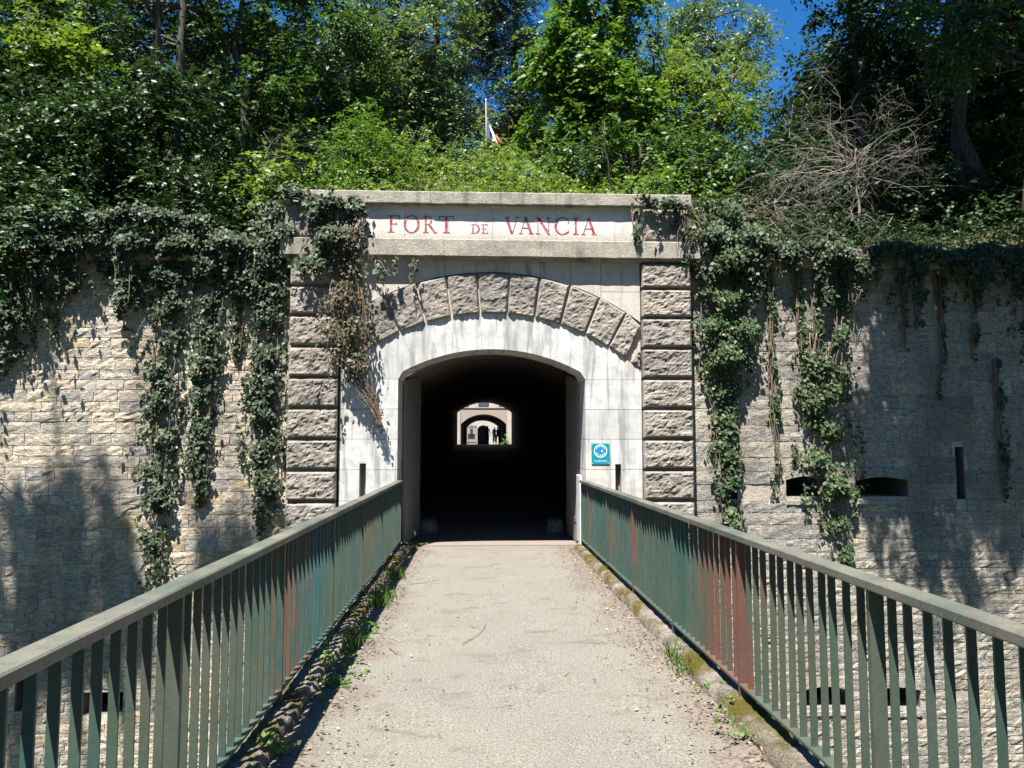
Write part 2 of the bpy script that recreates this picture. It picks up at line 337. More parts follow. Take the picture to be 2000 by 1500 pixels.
def limb(a, b, r0, r1, sag=.12, n=5):
    a = Vector(a); b = Vector(b); L_ = (b - a).length; pts = []
    off = Vector((random.gauss(0, 1), random.gauss(0, 1), random.gauss(0, .6))) * L_ * sag
    for i in range(n + 1):
        s = i / n; pts.append(a.lerp(b, s) + off * math.sin(math.pi * s) + Vector((random.gauss(0, 1), random.gauss(0, 1), random.gauss(0, 1))) * L_ * .015 * (0 < i < n))
    return pts, [r0 + (r1 - r0) * i / n for i in range(n + 1)]
DENS = 1.55; LEAF = 1.18
def plant(name, label, cat, base, top, blobs, m, leaf=.085, per=88, dens=9.0, tr=.12, group=None, aspect=.30, droop=.35, bark='bark', clump=.42, shell=.55, branches=26, pinn=8, stems=1, lean_pts=None):
    """a tree or bush: tapered trunk(s) + limbs to its clumps, crown of leaf twigs. blobs: (x,y,z,rx,ry,rz) in metres"""
    o = empty(name, base, label=label, cat=cat, group=group)
    cs = []; outs = []; rs = []
    for (x, y, z, rx, ry, rz) in blobs:
        vol = (rx * ry * rz) ** (1 / 3); n = max(3, int(DENS * dens * (rx * rz + rx * ry + ry * rz)))
        u = unit(rng.normal(size=(n, 3))); rr = (shell + (1 - shell) * rng.random(n)) ** .8
        wob = 1 + .22 * np.sin(u[:, 0] * 5 + x * 3) * np.cos(u[:, 2] * 6 + z)
        cc = np.array([x, y, z]) + u * np.array([rx, ry, rz]) * (rr * wob)[:, None]
        cs.append(cc); outs.append(u); rs.append(clump * rng.uniform(.6, 1.25, n))
    cs = np.concatenate(cs); outs = np.concatenate(outs); rs = np.concatenate(rs)
    a = clump_leaves(cs, rs * .9, int(per * 1.5), leaf * LEAF, outs, droop, aspect, pinn=pinn)
    me = leaf_mesh('foliage', *a, m)
    f = link('foliage', me, o); f['kind'] = 'stuff'
    tk = MB(); base = Vector(base)
    tops = []
    for s in range(stems):
        off = Vector((random.uniform(-.5, .5), random.uniform(-.3, .3), 0)) * (0 if stems == 1 else 1)
        tp = Vector(top) + off * 3
        if lean_pts and s == 0: pts = [Vector(q) for q in [base, *lean_pts, tp]]; rad = [tr * (1 - .8 * i / (len(pts) - 1)) for i in range(len(pts))]
        else: pts, rad = limb(base + off * .3, tp, tr, tr * .25, .04, 7)
        tk.tube(pts, rad, 7); tops += pts[1:]
    tk.build('trunk' if cat == 'tree' else 'stem', M[bark], o, True)
    br = MB(); idx = rng.permutation(len(cs))[:branches]
    for i in idx if branches else ():
        q = Vector(cs[i]); cand = [p for p in tops if p.z < q.z + .3] or tops
        a0 = min(cand, key=lambda p: (p - q).length); pts, rad = limb(a0, q, tr * .28, .008, .12, 4); br.tube(pts, rad, 4)
    if branches: tag(br.build('branch', M[bark], o, True), kind='stuff')
    return o
def pb(px, py, Y, rx, ry, dy=None):
    """blob from where it is seen and how far off it stands"""
    q = P(px, py, Y); k = Y / 1500.0
    return (q.x, Y, q.z, rx * k, dy if dy else min(rx, ry) * k * .9, ry * k)
def bank_z(x, y):
    front = 4.75
    if y < 20.5: z = front + (9.2 - front) * max(0, (y - 12.3)) / 8.2
    elif y < 46: z = 9.2
    else: z = 9.2 - (y - 46) * .2
    return z + .25 * math.sin(x * .7 + y * .5) * min(1, max(0, y - 12.5))

# ================================================================== THE SETTING
# ground of the moat, reaching the horizon
gm = MB(); gm.add([(-400, -300, -4.3), (400, -300, -4.3), (400, 11.75, -4.3), (-400, 11.75, -4.3)], [(0, 1, 2, 3)])
t = NT('moat_grass'); M['moat'] = t.done(t.mix(t.noise(1.5, 6), (.05, .075, .02), (.11, .105, .05)), 1.0, t.bump(t.noise(20, 5), .8, .04), .1)
tag(gm.build('ground', M['moat']), kind='structure')
hv = []; hf = []; xs = np.linspace(-60, 60, 97); ys = list(np.linspace(12.3, 21, 12)) + list(np.linspace(23, 57.4, 14))
for y in ys:
    for x in xs: hv.append((x, y, bank_z(x, y)))
for j in range(len(ys) - 1):
    for i in range(96): a = j * 97 + i; hf.append((a, a + 1, a + 98, a + 97))
hb = MB(); hb.add(hv, hf); tag(hb.build('hill', M['soil'], None, True), kind='structure')

# bridge slab, path sheet, kerbs
LX, RX = -1.15, 1.585                      # railing lines
slab = MB(); slab.box(LX - .25, RX + .25, -3, FY + .06, -.45, -.03); tag(slab.build('bridge_deck', M['concrete']), kind='structure')
pv = []; pf = []; nx, ny = 60, 260
X0, X1, Y0, Y1 = LX - .12, RX + .12, -2.0, 12.3
for j in range(ny + 1):
    for i in range(nx + 1):
        x = X0 + (X1 - X0) * i / nx; y = Y0 + (Y1 - Y0) * j / ny
        e = max(0, abs(x - .22) - .95); z = .010 * mnoise.fractal(Vector((x * 1.3, y * 1.3, 3)), 1, 2, 4) + .09 * e * (1 + .6 * mnoise.noise(Vector((x * 3, y * 3, 0)))) + .008 * mnoise.noise(Vector((x * 9, y * 9, 1))) * min(1, e * 6)
        if y > 11.5: z *= max(0, (12.3 - y) / .8)
        pv.append((x, y, z))
for j in range(ny):
    for i in range(nx): a = j * (nx + 1) + i; pf.append((a, a + 1, a + nx + 2, a + nx + 1))
pm = MB(); pm.add(pv, pf); tag(pm.build('path', M['path'], None, True), kind='structure')
sl = MB(); sl.bbox(-1.18, 1.62, 12.302, 12.85, -.2, .012, .02)
t = NT('sill_concrete'); M['sill'] = t.done(t.mix(t.noise(5, 6), (.21, .17, .145), (.15, .125, .108)), .9, t.bump(t.noise(40, 4), .4, .008), .2)
tag(sl.build('threshold', M['sill']), kind='structure')
def kerb(cx, name):
    V = []; F = []; prof = [(-.105, -.05), (-.10, .03), (-.088, .085), (-.05, .108), (.0, .112), (.06, .108), (.12, .08), (.13, -.3)]
    if cx < 0: prof = [(-a, b) for a, b in prof][::-1]
    n = 1300; k = len(prof)
    for j in range(n + 1):
        y = -2 + (FY + 2) * j / n
        for i, (a, b) in enumerate(prof):
            w_ = .013 * mnoise.fractal(Vector((a * 9 + cx * 5, y * 5, b * 9)), .8, 2, 3) + .012 * mnoise.fractal(Vector((a * 22, y * 19, b * 22)), .7, 2, 4) + .012 * mnoise.noise(Vector((cx, y * 1.7, i * .4)))
            V.append((cx + a + w_ * (1 if a > 0 else -1) * .8, y, b + w_ * (b > 0) * .9))
    for j in range(n):
        for i in range(k - 1): q = j * k + i; F.append((q, q + k, q + k + 1, q + 1) if cx > 0 else (q, q + 1, q + k + 1, q + k)[::-1])
    m = MB(); m.add(V, F); tag(m.build(name, M['kerb'], None, True), kind='structure')
kerb(RX - .03, 'kerb'); kerb(LX + .03, 'kerb')

# tunnel tube (vault, side walls) and its floor
TX0, TX1 = -1.5, 2.59; TC = (TX0 + TX1) / 2; TH = (TX1 - TX0) / 2; RISE = .77; SPR = 2.4; TR = (TH * TH + RISE * RISE) / (2 * RISE)
def tz(y): return 0 if y < 12.85 else 1.6 * min(1, (y - 12.85) / 45.15)
def arc_pts(x0, x1, zs, rise, n=14):
    c = (x0 + x1) / 2; h = (x1 - x0) / 2; R = (h * h + rise * rise) / (2 * rise); zc = zs + rise - R; a = math.asin(h / R)
    return [(c + R * math.sin(-a + 2 * a * i / n), zc + R * math.cos(-a + 2 * a * i / n)) for i in range(n + 1)]
def tube_shell(name, y0, y1, x0, x1, spr, rise, zf, m, step=3.0):
    prof = [(x0, 0)] + arc_pts(x0, x1, spr, rise, 20) + [(x1, 0)]; V = []; F = []; n = max(2, int((y1 - y0) / step)); k = len(prof)
    for j in range(n + 1):
        y = y0 + (y1 - y0) * j / n; V += [(x, y, z + zf(y)) for x, z in prof]
    for j in range(n):
        for i in range(k - 1): a = j * k + i; F.append((a, a + 1, a + k + 1, a + k))
    b = MB(); b.add(V, F); return tag(b.build(name, m), kind='structure')
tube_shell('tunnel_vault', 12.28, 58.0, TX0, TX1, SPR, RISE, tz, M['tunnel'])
fl = MB(); fl.add([(TX0, 12.852, 0.004), (TX1, 12.852, 0.004), (TX1, 58, 1.6), (TX0, 58, 1.6)], [(0, 1, 2, 3)])
fl.add([(-14, 58, 1.6), (14, 58, 1.6), (14, 66, 1.6), (-14, 66, 1.6)], [(0, 1, 2, 3)])
fl.add([(TX0, 12.28, -.02), (-1.18, 12.28, -.02), (-1.18, 12.852, -.02), (TX0, 12.852, -.02)], [(0, 1, 2, 3)])
fl.add([(1.62, 12.28, -.02), (TX1, 12.28, -.02), (TX1, 12.852, -.02), (1.62, 12.852, -.02)], [(0, 1, 2, 3)])
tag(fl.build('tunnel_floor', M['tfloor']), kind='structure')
cf = MB(); cf.box(-14, 14, 58.05, 65.98, 1.4, 1.606); cf.box(-14, 14, 66.0, 110, 1.4, 1.604)
tag(cf.build('courtyard_floor', M['path']), kind='structure')

# ================================================================== GATEHOUSE
gate = empty('gatehouse', (.22, FY, 0), label='pale stone fort gateway with rusticated arch and red inscription', cat='gateway')
def arch_wall_poly(x0, x1, z0, z1, ox0, ox1, spr, rise, n=16):
    return [(x0, z0), (ox0, z0)] + arc_pts(ox0, ox1, spr, rise, n) + [(ox1, z0), (x1, z0), (x1, z1), (x0, z1)]
CY = 1055                                                  # arch centre level in the photo
zc = FZ(CY); mpp = 11.6 / 1500.0
xc = FX(960.5, 868)
OX0, OX1 = FX(778, 735), FX(1143, 735)                     # gate opening
ZS = FZ(731); R_in = (FZ(682) - zc); R_mid = FZ(612) - zc
def circ(R, x, cz): return cz + math.sqrt(max(0, R * R - (x - xc) ** 2))
opening = arc_pts(OX0, OX1, ZS, FZ(682) - ZS, 18)
# solid core behind the facing, the opening cut through it
SLL = (FX(702, 930), FX(714.5, 930)); SLR = (FX(1202, 930), FX(1213.5, 930)); SZ1 = FZ(905); SZ1R = FZ(907); SZ0 = FZ(1010)
core = MB()
PLX0, PLX1 = FX(562, 868), FX(660, 868); PRX0, PRX1 = FX(1255, 868), FX(1352, 868)
core.prism([(OX0 - .02, -4.3), (OX0 - .02, ZS)] + [(x, z + .0) for x, z in arc_pts(OX0 - .02, OX1 + .02, ZS, FZ(682) - ZS + .015, 18)][1:-1] + [(OX1 + .02, ZS), (OX1 + .02, -4.3), (PRX1 - .02, -4.3), (PRX1 - .02, FZ(400)), (PLX0 + .02, FZ(400)), (PLX0 + .02, -4.3)], FY + .14, 12.28)
core.build('core', M['groove'], gate)
# white arch ring, jamb courses
def courses():
    joints = [FZ(741), FZ(799.5), FZ(858), FZ(917.5), FZ(978), FZ(1040), -.35]
    return joints
J = courses()
surround = empty('dressed_surround', (.22, FY, 0)); surround.parent = gate; surround.matrix_parent_inverse = root_inv(gate)
JLX = FX(661, 868) + .006; JRX = FX(1255, 868) - .006
def jamb(x0, x1, sl_, sz1):
    for i in range(len(J) - 1):
        a, b = J[i + 1] + .003, J[i] - .003
        if i + 1 <= 5 and sl_ and a < sz1 and b > SZ0:
            top = min(sz1, b)
            if sz1 < b: poly = [(x0, a), (sl_[0], a), (sl_[0], top), (sl_[1], top), (sl_[1], a), (x1, a), (x1, b), (x0, b)]; MB().prism(poly, FY, FY + .16, .004).build('dressed_stone', M['white'], surround)
            else:
                MB().prism([(x0, a), (sl_[0], a), (sl_[0], b), (x0, b)], FY, FY + .16, .004).build('dressed_stone', M['white'], surround)
                MB().prism([(sl_[1], a), (x1, a), (x1, b), (sl_[1], b)], FY, FY + .16, .004).build('dressed_stone', M['white'], surround)
        else: MB().prism([(x0, a), (x1, a), (x1, b), (x0, b)], FY, FY + .16, .004).build('dressed_stone', M['white'], surround)
jamb(JLX, OX0, SLL, SZ1); jamb(OX1, JRX, SLR, SZ1R)
# reveal blocks of the opening
def reveal(x0, x1):
    for i in range(len(J) - 1): MB().box(x0, x1, FY + .162, 12.30, J[i + 1] + .003, J[i] - .003).build('reveal_stone', M['white'], surround)
reveal(OX0 - .05, OX0); reveal(OX1, OX1 + .05)
# the arch of white stones from opening to voussoirs (soffit reaches through the wall)
vj = [700, 736, 779, 830, 881, 937, 990, 1044, 1095, 1144, 1190, 1225]       # voussoir joints at the intrados (photo x)
def ang(px): return math.asin(max(-1, min(1, (FX(px, 868) - xc) / R_mid)))
wa = [ang(v) for v in vj]
hs = (OX1 - OX0) / 2; Ri = (hs * hs + (FZ(682) - ZS) ** 2) / (2 * (FZ(682) - ZS)); zi = FZ(682) - Ri
xo = (OX0 + OX1) / 2
def on_in(a):
    """point on the opening's arch below direction a of the voussoir circle"""
    x = xc + (Ri) * math.sin(a); x = max(OX0, min(OX1, x)); return (x, zi + math.sqrt(Ri * Ri - (x - xo) ** 2))
amax = math.asin((JRX - xc) / R_mid) ; alim = math.asin(min(1, hs / Ri)) * .995
ring = [-alim] + [a for a in wa if -alim + .05 < a < alim - .05] + [alim]
for i in range(len(ring) - 1):
    a0, a1 = ring[i] + .0004, ring[i + 1] - .0004; n = 4
    low = [on_in(a0 + (a1 - a0) * k / n) for k in range(n + 1)]; up = [(xc + (R_mid + .01) * math.sin(a0 + (a1 - a0) * k / n), zc + (R_mid + .01) * math.cos(a0 + (a1 - a0) * k / n)) for k in range(n + 1)]
    if i == 0: up = [(JLX, J[0] + .003), (JLX, min(circ(R_mid + .01, JLX, zc), up[0][1]))] + [u for u in up if u[0] > JLX + .02]; low = [(OX0, J[0] + .003)] + low[1:]
    if i == len(ring) - 2: up = [u for u in up if u[0] < JRX - .02] + [(JRX, min(circ(R_mid + .01, JRX, zc), up[-1][1])), (JRX, J[0] + .003)]; low = low[:-1] + [(OX1, J[0] + .003)]
    MB().prism(low + up[::-1], FY + .001, FY + .16, .002).build('arch_stone', M['white'], surround)
    lo2 = low; MB().prism(lo2 + [(x, z + .06) for x, z in lo2[::-1]], FY + .162, 12.30).build('soffit_stone', M['white'], surround)

# rough faced blocks
def rough_block(quad, yf, yb, nu, nv, amp, margin=.03, seed=0, flat_draft=.012):
    """quad corners (x,z): bl, br, tr, tl"""
    (ax, az), (bx, bz), (cx, cz), (dx, dz) = quad; V = []; F = []
    wdt = math.hypot(bx - ax, bz - az); hgt = math.hypot(dx - ax, dz - az)
    for j in range(nv + 1):
        for i in range(nu + 1):
            u, v = i / nu, j / nv
            x = (ax * (1 - u) + bx * u) * (1 - v) + (dx * (1 - u) + cx * u) * v; z = (az * (1 - u) + bz * u) * (1 - v) + (dz * (1 - u) + cz * u) * v
            e = min(u * wdt, (1 - u) * wdt, v * hgt, (1 - v) * hgt)
            k = min(1, max(0, (e - .004) / margin)) ** .6
            n = mnoise.fractal(Vector((x * 5.5 + seed, z * 7.5, seed * 1.7)), .8, 2.1, 6) + .7 * mnoise.ridged_multi_fractal(Vector((x * 6 - z * 3, z * 8 + seed, 2.0)), 1, 2, 3, 1, 2) * .35
            n2 = mnoise.fractal(Vector((x * 19 + seed, z * 24, 4.0)), .9, 2.0, 3)
            V.append((x, yf - k * max(.0, amp * .8 + amp * .75 * n + amp * .45 * n2), z))
    for j in range(nv):
        for i in range(nu): a = j * (nu + 1) + i; F.append((a, a + 1, a + nu + 2, a + nu + 1))
    rim = [i for i in range(nu + 1)] + [j * (nu + 1) + nu for j in range(1, nv + 1)] + [nv * (nu + 1) + i for i in range(nu - 1, -1, -1)] + [j * (nu + 1) for j in range(nv - 1, 0, -1)]
    o = len(V); V += [(V[r_][0], yb, V[r_][2]) for r_ in rim]; n = len(rim)
    for k in range(n): k2 = (k + 1) % n; F.append((rim[k], o + k, o + k2, rim[k2]))
    b = MB(); b.add(V, F); return b
# voussoirs
vring = empty('voussoir_ring', (.22, FY, 0)); vring.parent = gate; vring.matrix_parent_inverse = root_inv(gate)
R_out = FZ(533) - FZ(1023); zo = FZ(1023)
def on_out(px_in, side=0):
    return None
ext = {700: 655, 736: 697, 779: 745, 830: 810, 881: 869, 937: 930, 990: 995, 1044: 1055, 1095: 1115, 1144: 1173, 1190: 1226, 1225: 1262}
def vpt_in(px): x = FX(px, 868); return (x, circ(R_mid, x, zc))
def vpt_out(px):
    x = FX(ext[px], 868); return (x, circ(R_out, x, zo))
gap = .014
for i in range(len(vj) - 1):
    a, b = vpt_in(vj[i]), vpt_in(vj[i + 1]); d, c_ = vpt_out(vj[i]), vpt_out(vj[i + 1])
    sh = lambda p, s: (p[0] + s, p[1])
    q = [sh(a, gap), sh(b, -gap), sh(c_, -gap), sh(d, gap)]
    q = [(max(JLX + .012, min(JRX - .012, x)), z) for x, z in q]
    if vj[i] < 736: q[3] = (JLX + .012, circ(R_out, JLX, zo)); q[0] = (max(q[0][0], JLX + .015), q[0][1])
    rough_block(q, FY - .018, FY + .15, 18, 24, .026, .014, i * 3.1).build('voussoir', M['rustic'], vring)
for s in (0, 1):                                            # small springers by the pilasters
    x0, x1 = (FX(1234, 868), JRX - .012) if s else (JLX + .012, FX(690, 868))
    if s: q = [(x0, circ(R_mid, x0, zc)), (x1, circ(R_mid, x1, zc) + .01), (x1, FZ(684)), (x1 - .02, FZ(684))]
    else: q = [(x0, circ(R_mid, x0, zc) + .01), (x1, circ(R_mid, x1, zc)), (x0 + .02, FZ(684)), (x0, FZ(684))]
    rough_block(q, FY + .002, FY + .15, 8, 8, .035, .02, 50 + s).build('voussoir', M['rustic'], vring)
bk = MB(); nn = 28; lo = [(JLX + (JRX - JLX) * k / nn) for k in range(nn + 1)]
bk.prism([(x, circ(R_mid + .005, x, zc)) for x in lo] + [(x, circ(R_out - .005, x, zo)) for x in lo[::-1]], FY + .03, FY + .15)
bk.build('joint_mortar', M['joint'], vring)
# spandrel stones between voussoirs and cornice
span = empty('spandrel', (.22, FY, 0)); span.parent = gate; span.matrix_parent_inverse = root_inv(gate)
tops = [JLX, FX(697, 560), FX(748, 560), FX(810, 560), FX(869, 560), FX(930, 560), FX(995, 560), FX(1055, 560), FX(1115, 560), FX(1174, 560), JRX]
for i in range(len(tops) - 1):
    x0, x1 = tops[i] + .003, tops[i + 1] - .003; n = 4; zt = FZ(509)
    low = [(x0 + (x1 - x0) * k / n, circ(R_out + .012, x0 + (x1 - x0) * k / n, zo)) for k in range(n + 1)]
    if i == len(tops) - 2 or i == 0:
        zm = FZ(568); MB().prism([(x0, zm + .003), (x1, zm + .003), (x1, zt), (x0, zt)], FY + .004, FY + .14, .003).build('spandrel_stone', M['spandrel'], span)
        MB().prism(low + [(x1, zm - .003), (x0, zm - .003)], FY + .004, FY + .14, .003).build('spandrel_stone', M['spandrel'], span)
    else: MB().prism(low + [(x1, zt), (x0, zt)], FY + .004, FY + .14, .003).build('spandrel_stone', M['spandrel'], span)
# pilasters
PY = FY - .085
def pilaster(x0, x1, right):
    p = empty('pilaster', ((x0 + x1) / 2, PY, 0)); p.parent = gate; p.matrix_parent_inverse = root_inv(gate)
    MB().box(x0 + .012, x1 - .012, PY + .055, 11.76, -4.3, FZ(512)).build('pilaster_shaft', M['groove'], p)
    zj = [FZ(513), FZ(563), FZ(620), FZ(679.5), FZ(739), FZ(798), FZ(857.5), FZ(917.5), FZ(978)] + [FZ(978) - .465 * k for k in range(1, 10)]
    for i in range(len(zj) - 1):
        a, b = zj[i + 1] + .026, zj[i] - .026
        if b < -4.2: break
        nb = 1
        rough_block([(x0, a), (x1, a), (x1, b), (x0, b)], PY, 11.757, 26, 15, .03, .012, i * 2.3 + 40 * right, ).build('rusticated_block', M['rustic'], p)
    return p
pilaster(FX(563, 868), FX(659, 868), 0); pilaster(FX(1256, 868), FX(1351, 868), 1)
# entablature: lower cornice, inscribed panel, attic blocks, coping
ent = empty('entablature', (.22, FY, FZ(470))); ent.parent = gate; ent.matrix_parent_inverse = root_inv(gate)
CX0, CX1 = FX(552, 490), FX(1362, 490); ZA0, ZA1 = FZ(510), FZ(473); CYF = FY - .165
def cornice_run(js, z0, z1, yf, fillet, name, back=12.2):
    for i in range(len(js) - 1):
        a, b = js[i] + .003, js[i + 1] - .003
        dz = random.uniform(-.004, .004); dyy = random.uniform(-.006, .006)
        V = []; F = []; n = 14
        prof = [(back, z0), (yf + fillet, z0), (yf + fillet, z0 + .03), (yf + .004, z0 + .036), (yf, z0 + .042), (yf, z1 - .012), (yf + .012, z1), (back, z1 + .02)]
        k = len(prof)
        for s in range(n + 1):
            x = a + (b - a) * s / n
            for q, (y, z) in enumerate(prof):
                w_ = .006 * mnoise.noise(Vector((x * 7, q * 1.3, z * 5))); V.append((x, y + dyy * (y < back) + w_ * (y < back), z + dz + w_ * .8 * (q > 0)))
        for s in range(n):
            for q in range(k): q2 = (q + 1) % k; F.append((s * k + q, s * k + q2, (s + 1) * k + q2, (s + 1) * k + q)[::-1])
        F.append(tuple(range(k))); F.append(tuple(range(n * k + k - 1, n * k - 1, -1)))
        m = MB(); m.add(V, F); m.build(name, M['cornice'], ent)
cornice_run([CX0, FX(665, 490), FX(868, 490), FX(1055, 490), FX(1239, 490), CX1], ZA0, ZA1, CYF, .05, 'cornice_stone')
cornice_run([FX(556, 390), FX(640, 390), FX(842, 390), FX(1084, 390), FX(1247, 390), FX(1346, 390)], FZ(407), FZ(380), FY - .125, .035, 'coping_stone')
px0, px1 = FX(702, 440), FX(1243, 440); pj = [px0, FX(790, 440), FX(962, 440), FX(1085, 440), FX(1200, 440), px1]
for i in range(5): MB().prism([(pj[i] + .0015, ZA1 - .01), (pj[i + 1] - .0015, ZA1 - .01), (pj[i + 1] - .0015, FZ(406)), (pj[i] + .0015, FZ(406))], FY - .02, FY + .2, .002).build('panel_stone', M['panel'], ent)
for q0, q1, sd_ in ((FX(560, 440), FX(646, 440), 3), (FX(1254, 440), FX(1341, 440), 9)):
    rough_block([(q0, ZA1 + .012), (q1, ZA1 + .012), (q1, FZ(409)), (q0, FZ(409))], FY - .10, FY + .3, 24, 14, .03, .014, sd_).build('rusticated_block', M['rustic'], ent)
for q0, q1 in ((FX(646, 440) + .005, px0 - .003), (px1 + .003, FX(1254, 440) - .005)): MB().box(q0, q1, FY - .005, FY + .3, ZA1 - .01, FZ(406)).build('attic_strip', M['panel'], ent)
# roman lettering, painted
def glyph(ch):
    S = []
    def bx(x0, x1, z0, z1): S.append([(x0, z0), (x1, z0), (x1, z1), (x0, z1)])
    def ln(x0, z0, x1, z1, w_): S.append([(x0 - w_ / 2, z0), (x0 + w_ / 2, z0), (x1 + w_ / 2, z1), (x1 - w_ / 2, z1)])
    def arc(cx, cz, ro, rz, ri, riz, a0, a1, n=14):
        for k in range(n):
            t0, t1 = [math.radians(a0 + (a1 - a0) * q / n) for q in (k, k + 1)]
            S.append([(cx + ri * math.cos(t0), cz + riz * math.sin(t0)), (cx + ro * math.cos(t0), cz + rz * math.sin(t0)), (cx + ro * math.cos(t1), cz + rz * math.sin(t1)), (cx + ri * math.cos(t1), cz + riz * math.sin(t1))])
    T, t_ = .135, .06
    if ch in 'FE':
        bx(.12, .12 + T, .05, .94); bx(.02, .38, 0, .05) if ch == 'F' else bx(.02, .66, 0, .055); bx(.02, .64, .94, 1); bx(.585, .64, .76, .94); bx(.27, .5, .48, .535); bx(.46, .5, .41, .48); bx(.46, .5, .535, .61)
        if ch == 'E': bx(.61, .66, .055, .26)
    elif ch == 'O': arc(.45, .5, .45, .52, .30, .475, 0, 360, 32)
    elif ch == 'R': bx(.12, .12 + T, .05, .95); bx(.02, .38, 0, .05); bx(.02, .34, .95, 1); arc(.34, .74, .27, .26, .13, .21, -90, 90); ln(.80, 0, .40, .49, .17); bx(.27, .34, .48, .53); bx(.74, .92, -.01, .04)
    elif ch == 'T': bx(.35, .35 + T, .05, .94); bx(.24, .61, 0, .05); bx(.02, .83, .94, 1); bx(.02, .07, .76, .94); bx(.78, .83, .76, .94)
    elif ch == 'D': bx(.12, .12 + T, .05, .95); bx(.02, .36, 0, .05); bx(.02, .36, .95, 1); arc(.36, .5, .46, .5, .31, .45, -90, 90, 18)
    elif ch == 'V': ln(.43, 0, .13, .95, .15); ln(.47, .02, .74, .95, .055); bx(0, .30, .95, 1); bx(.62, .86, .95, 1)
    elif ch == 'A': ln(.12, .05, .42, .98, .055); ln(.76, .05, .44, 1, .16); bx(.22, .62, .32, .38); bx(.0, .25, 0, .05); bx(.62, .92, 0, .05)
    elif ch == 'N': bx(.11, .165, .05, .95); ln(.80, -.02, .17, .96, .16); bx(.745, .80, .05, .95); bx(.0, .28, 0, .05); bx(0, .22, .96, 1.0); bx(.63, .92, .95, 1)
    elif ch == 'C': arc(.47, .5, .46, .52, .31, .475, 42, 318, 24); bx(.77, .82, .66, .90); bx(.79, .83, .14, .30)
    elif ch == 'I': bx(.14, .14 + T, .05, .95); bx(.02, .41, 0, .05); bx(.02, .41, .95, 1)
    return S
ins = empty('inscription', (.22, FY - .02, FZ(440))); ins.parent = gate; ins.matrix_parent_inverse = root_inv(gate)
LZ0, LZ1 = FZ(457), FZ(424)
for ch, a, b, z0, z1 in (('F', 757, 781, LZ0, LZ1), ('O', 788, 820, LZ0, LZ1), ('R', 826, 854, LZ0, LZ1), ('T', 856, 887, LZ0, LZ1), ('D', 920, 937, LZ0, FZ(439)), ('E', 940, 953, LZ0, FZ(439)),
                         ('V', 985, 1014, LZ0, LZ1), ('A', 1013, 1042, LZ0, LZ1), ('N', 1046, 1076, LZ0, LZ1), ('C', 1082, 1111, LZ0, LZ1), ('I', 1118, 1130, LZ0, LZ1), ('A', 1135, 1165, LZ0, LZ1)):
    g = glyph(ch); wmax = max(p[0] for s in g for p in s); x0, x1 = FX(a, 440), FX(b, 440); b_ = MB()
    for k, s in enumerate(g): b_.prism([(x0 + (x1 - x0) * p[0] / wmax, z0 + (z1 - z0) * p[1]) for p in s], FY - .0235 - .00004 * k, FY - .0185)
    b_.build('letter', M['red'], ins)
# recesses behind the firing slits: a dark back plate deep in the core is the core itself

# ================================================================== MOAT WALLS
def rock_variant(k):
    V = []; F = []; nu, nv = 4, 3; r_ = random.Random(100 + k)
    for j in range(nv + 1):
        for i in range(nu + 1):
            u, v = i / nu, j / nv; e = i in (0, nu) or j in (0, nv)
            V.append((u - .5 + (0 if i in (0, nu) else r_.uniform(-.06, .06)), (-.012 if e else -r_.uniform(.009, .026)) + r_.uniform(-.006, .006), v - .5 + (0 if j in (0, nv) else r_.uniform(-.07, .07))))
            if e: V[-1] = (V[-1][0] + r_.uniform(-.02, .02), V[-1][1], V[-1][2] + r_.uniform(-.035, .035))
    for j in range(nv):
        for i in range(nu): a = j * (nu + 1) + i; F.append((a, a + 1, a + nu + 2, a + nu + 1))
    rim = list(range(nu + 1)) + [j * (nu + 1) + nu for j in range(1, nv + 1)] + [nv * (nu + 1) + i for i in range(nu - 1, -1, -1)] + [j * (nu + 1) for j in range(nv - 1, 0, -1)]
    o = len(V); V += [(V[q][0], .03, V[q][2]) for q in rim]; n = len(rim)
    for q in range(n): q2 = (q + 1) % n; F.append((rim[q], o + q, o + q2, rim[q2]))
    return V, F
ROCKS = [rock_variant(k) for k in range(16)]
def holes_wall(name, x0, x1, z0, z1, holes, yf, depth, m, parent):
    """a front sheet with square openings whose sides and back run into the wall"""
    xs_ = sorted({x0, x1, *[h[0] for h in holes], *[h[1] for h in holes]}); zs_ = sorted({z0, z1, *[h[2] for h in holes], *[h[3] for h in holes]})
    b = MB()
    for i in range(len(xs_) - 1):
        for j in range(len(zs_) - 1):
            cx, cz = (xs_[i] + xs_[i + 1]) / 2, (zs_[j] + zs_[j + 1]) / 2
            if any(h[0] < cx < h[1] and h[2] < cz < h[3] for h in holes): continue
            b.add([(xs_[i], yf, zs_[j]), (xs_[i + 1], yf, zs_[j]), (xs_[i + 1], yf, zs_[j + 1]), (xs_[i], yf, zs_[j + 1])], [(0, 1, 2, 3)])
    front = b.build(name, m, parent); b = MB()
    for a, c_, e, f in holes:
        y2 = yf + depth
        b.add([(a, yf, e), (c_, yf, e), (c_, yf, f), (a, yf, f), (a, y2, e), (c_, y2, e), (c_, y2, f), (a, y2, f)], [(0, 4, 5, 1), (1, 5, 6, 2), (2, 6, 7, 3), (3, 7, 4, 0), (4, 7, 6, 5)])
    b.add([(x0, yf, z1), (x1, yf, z1), (x1, 12.4, z1), (x0, 12.4, z1)], [(0, 1, 2, 3)])
    b.build('loophole_recess', M['tunnel'], parent); return front
WZ = lambda py, px: P(px, py, WY).z
WX = lambda px, py=868: P(px, py, WY).x
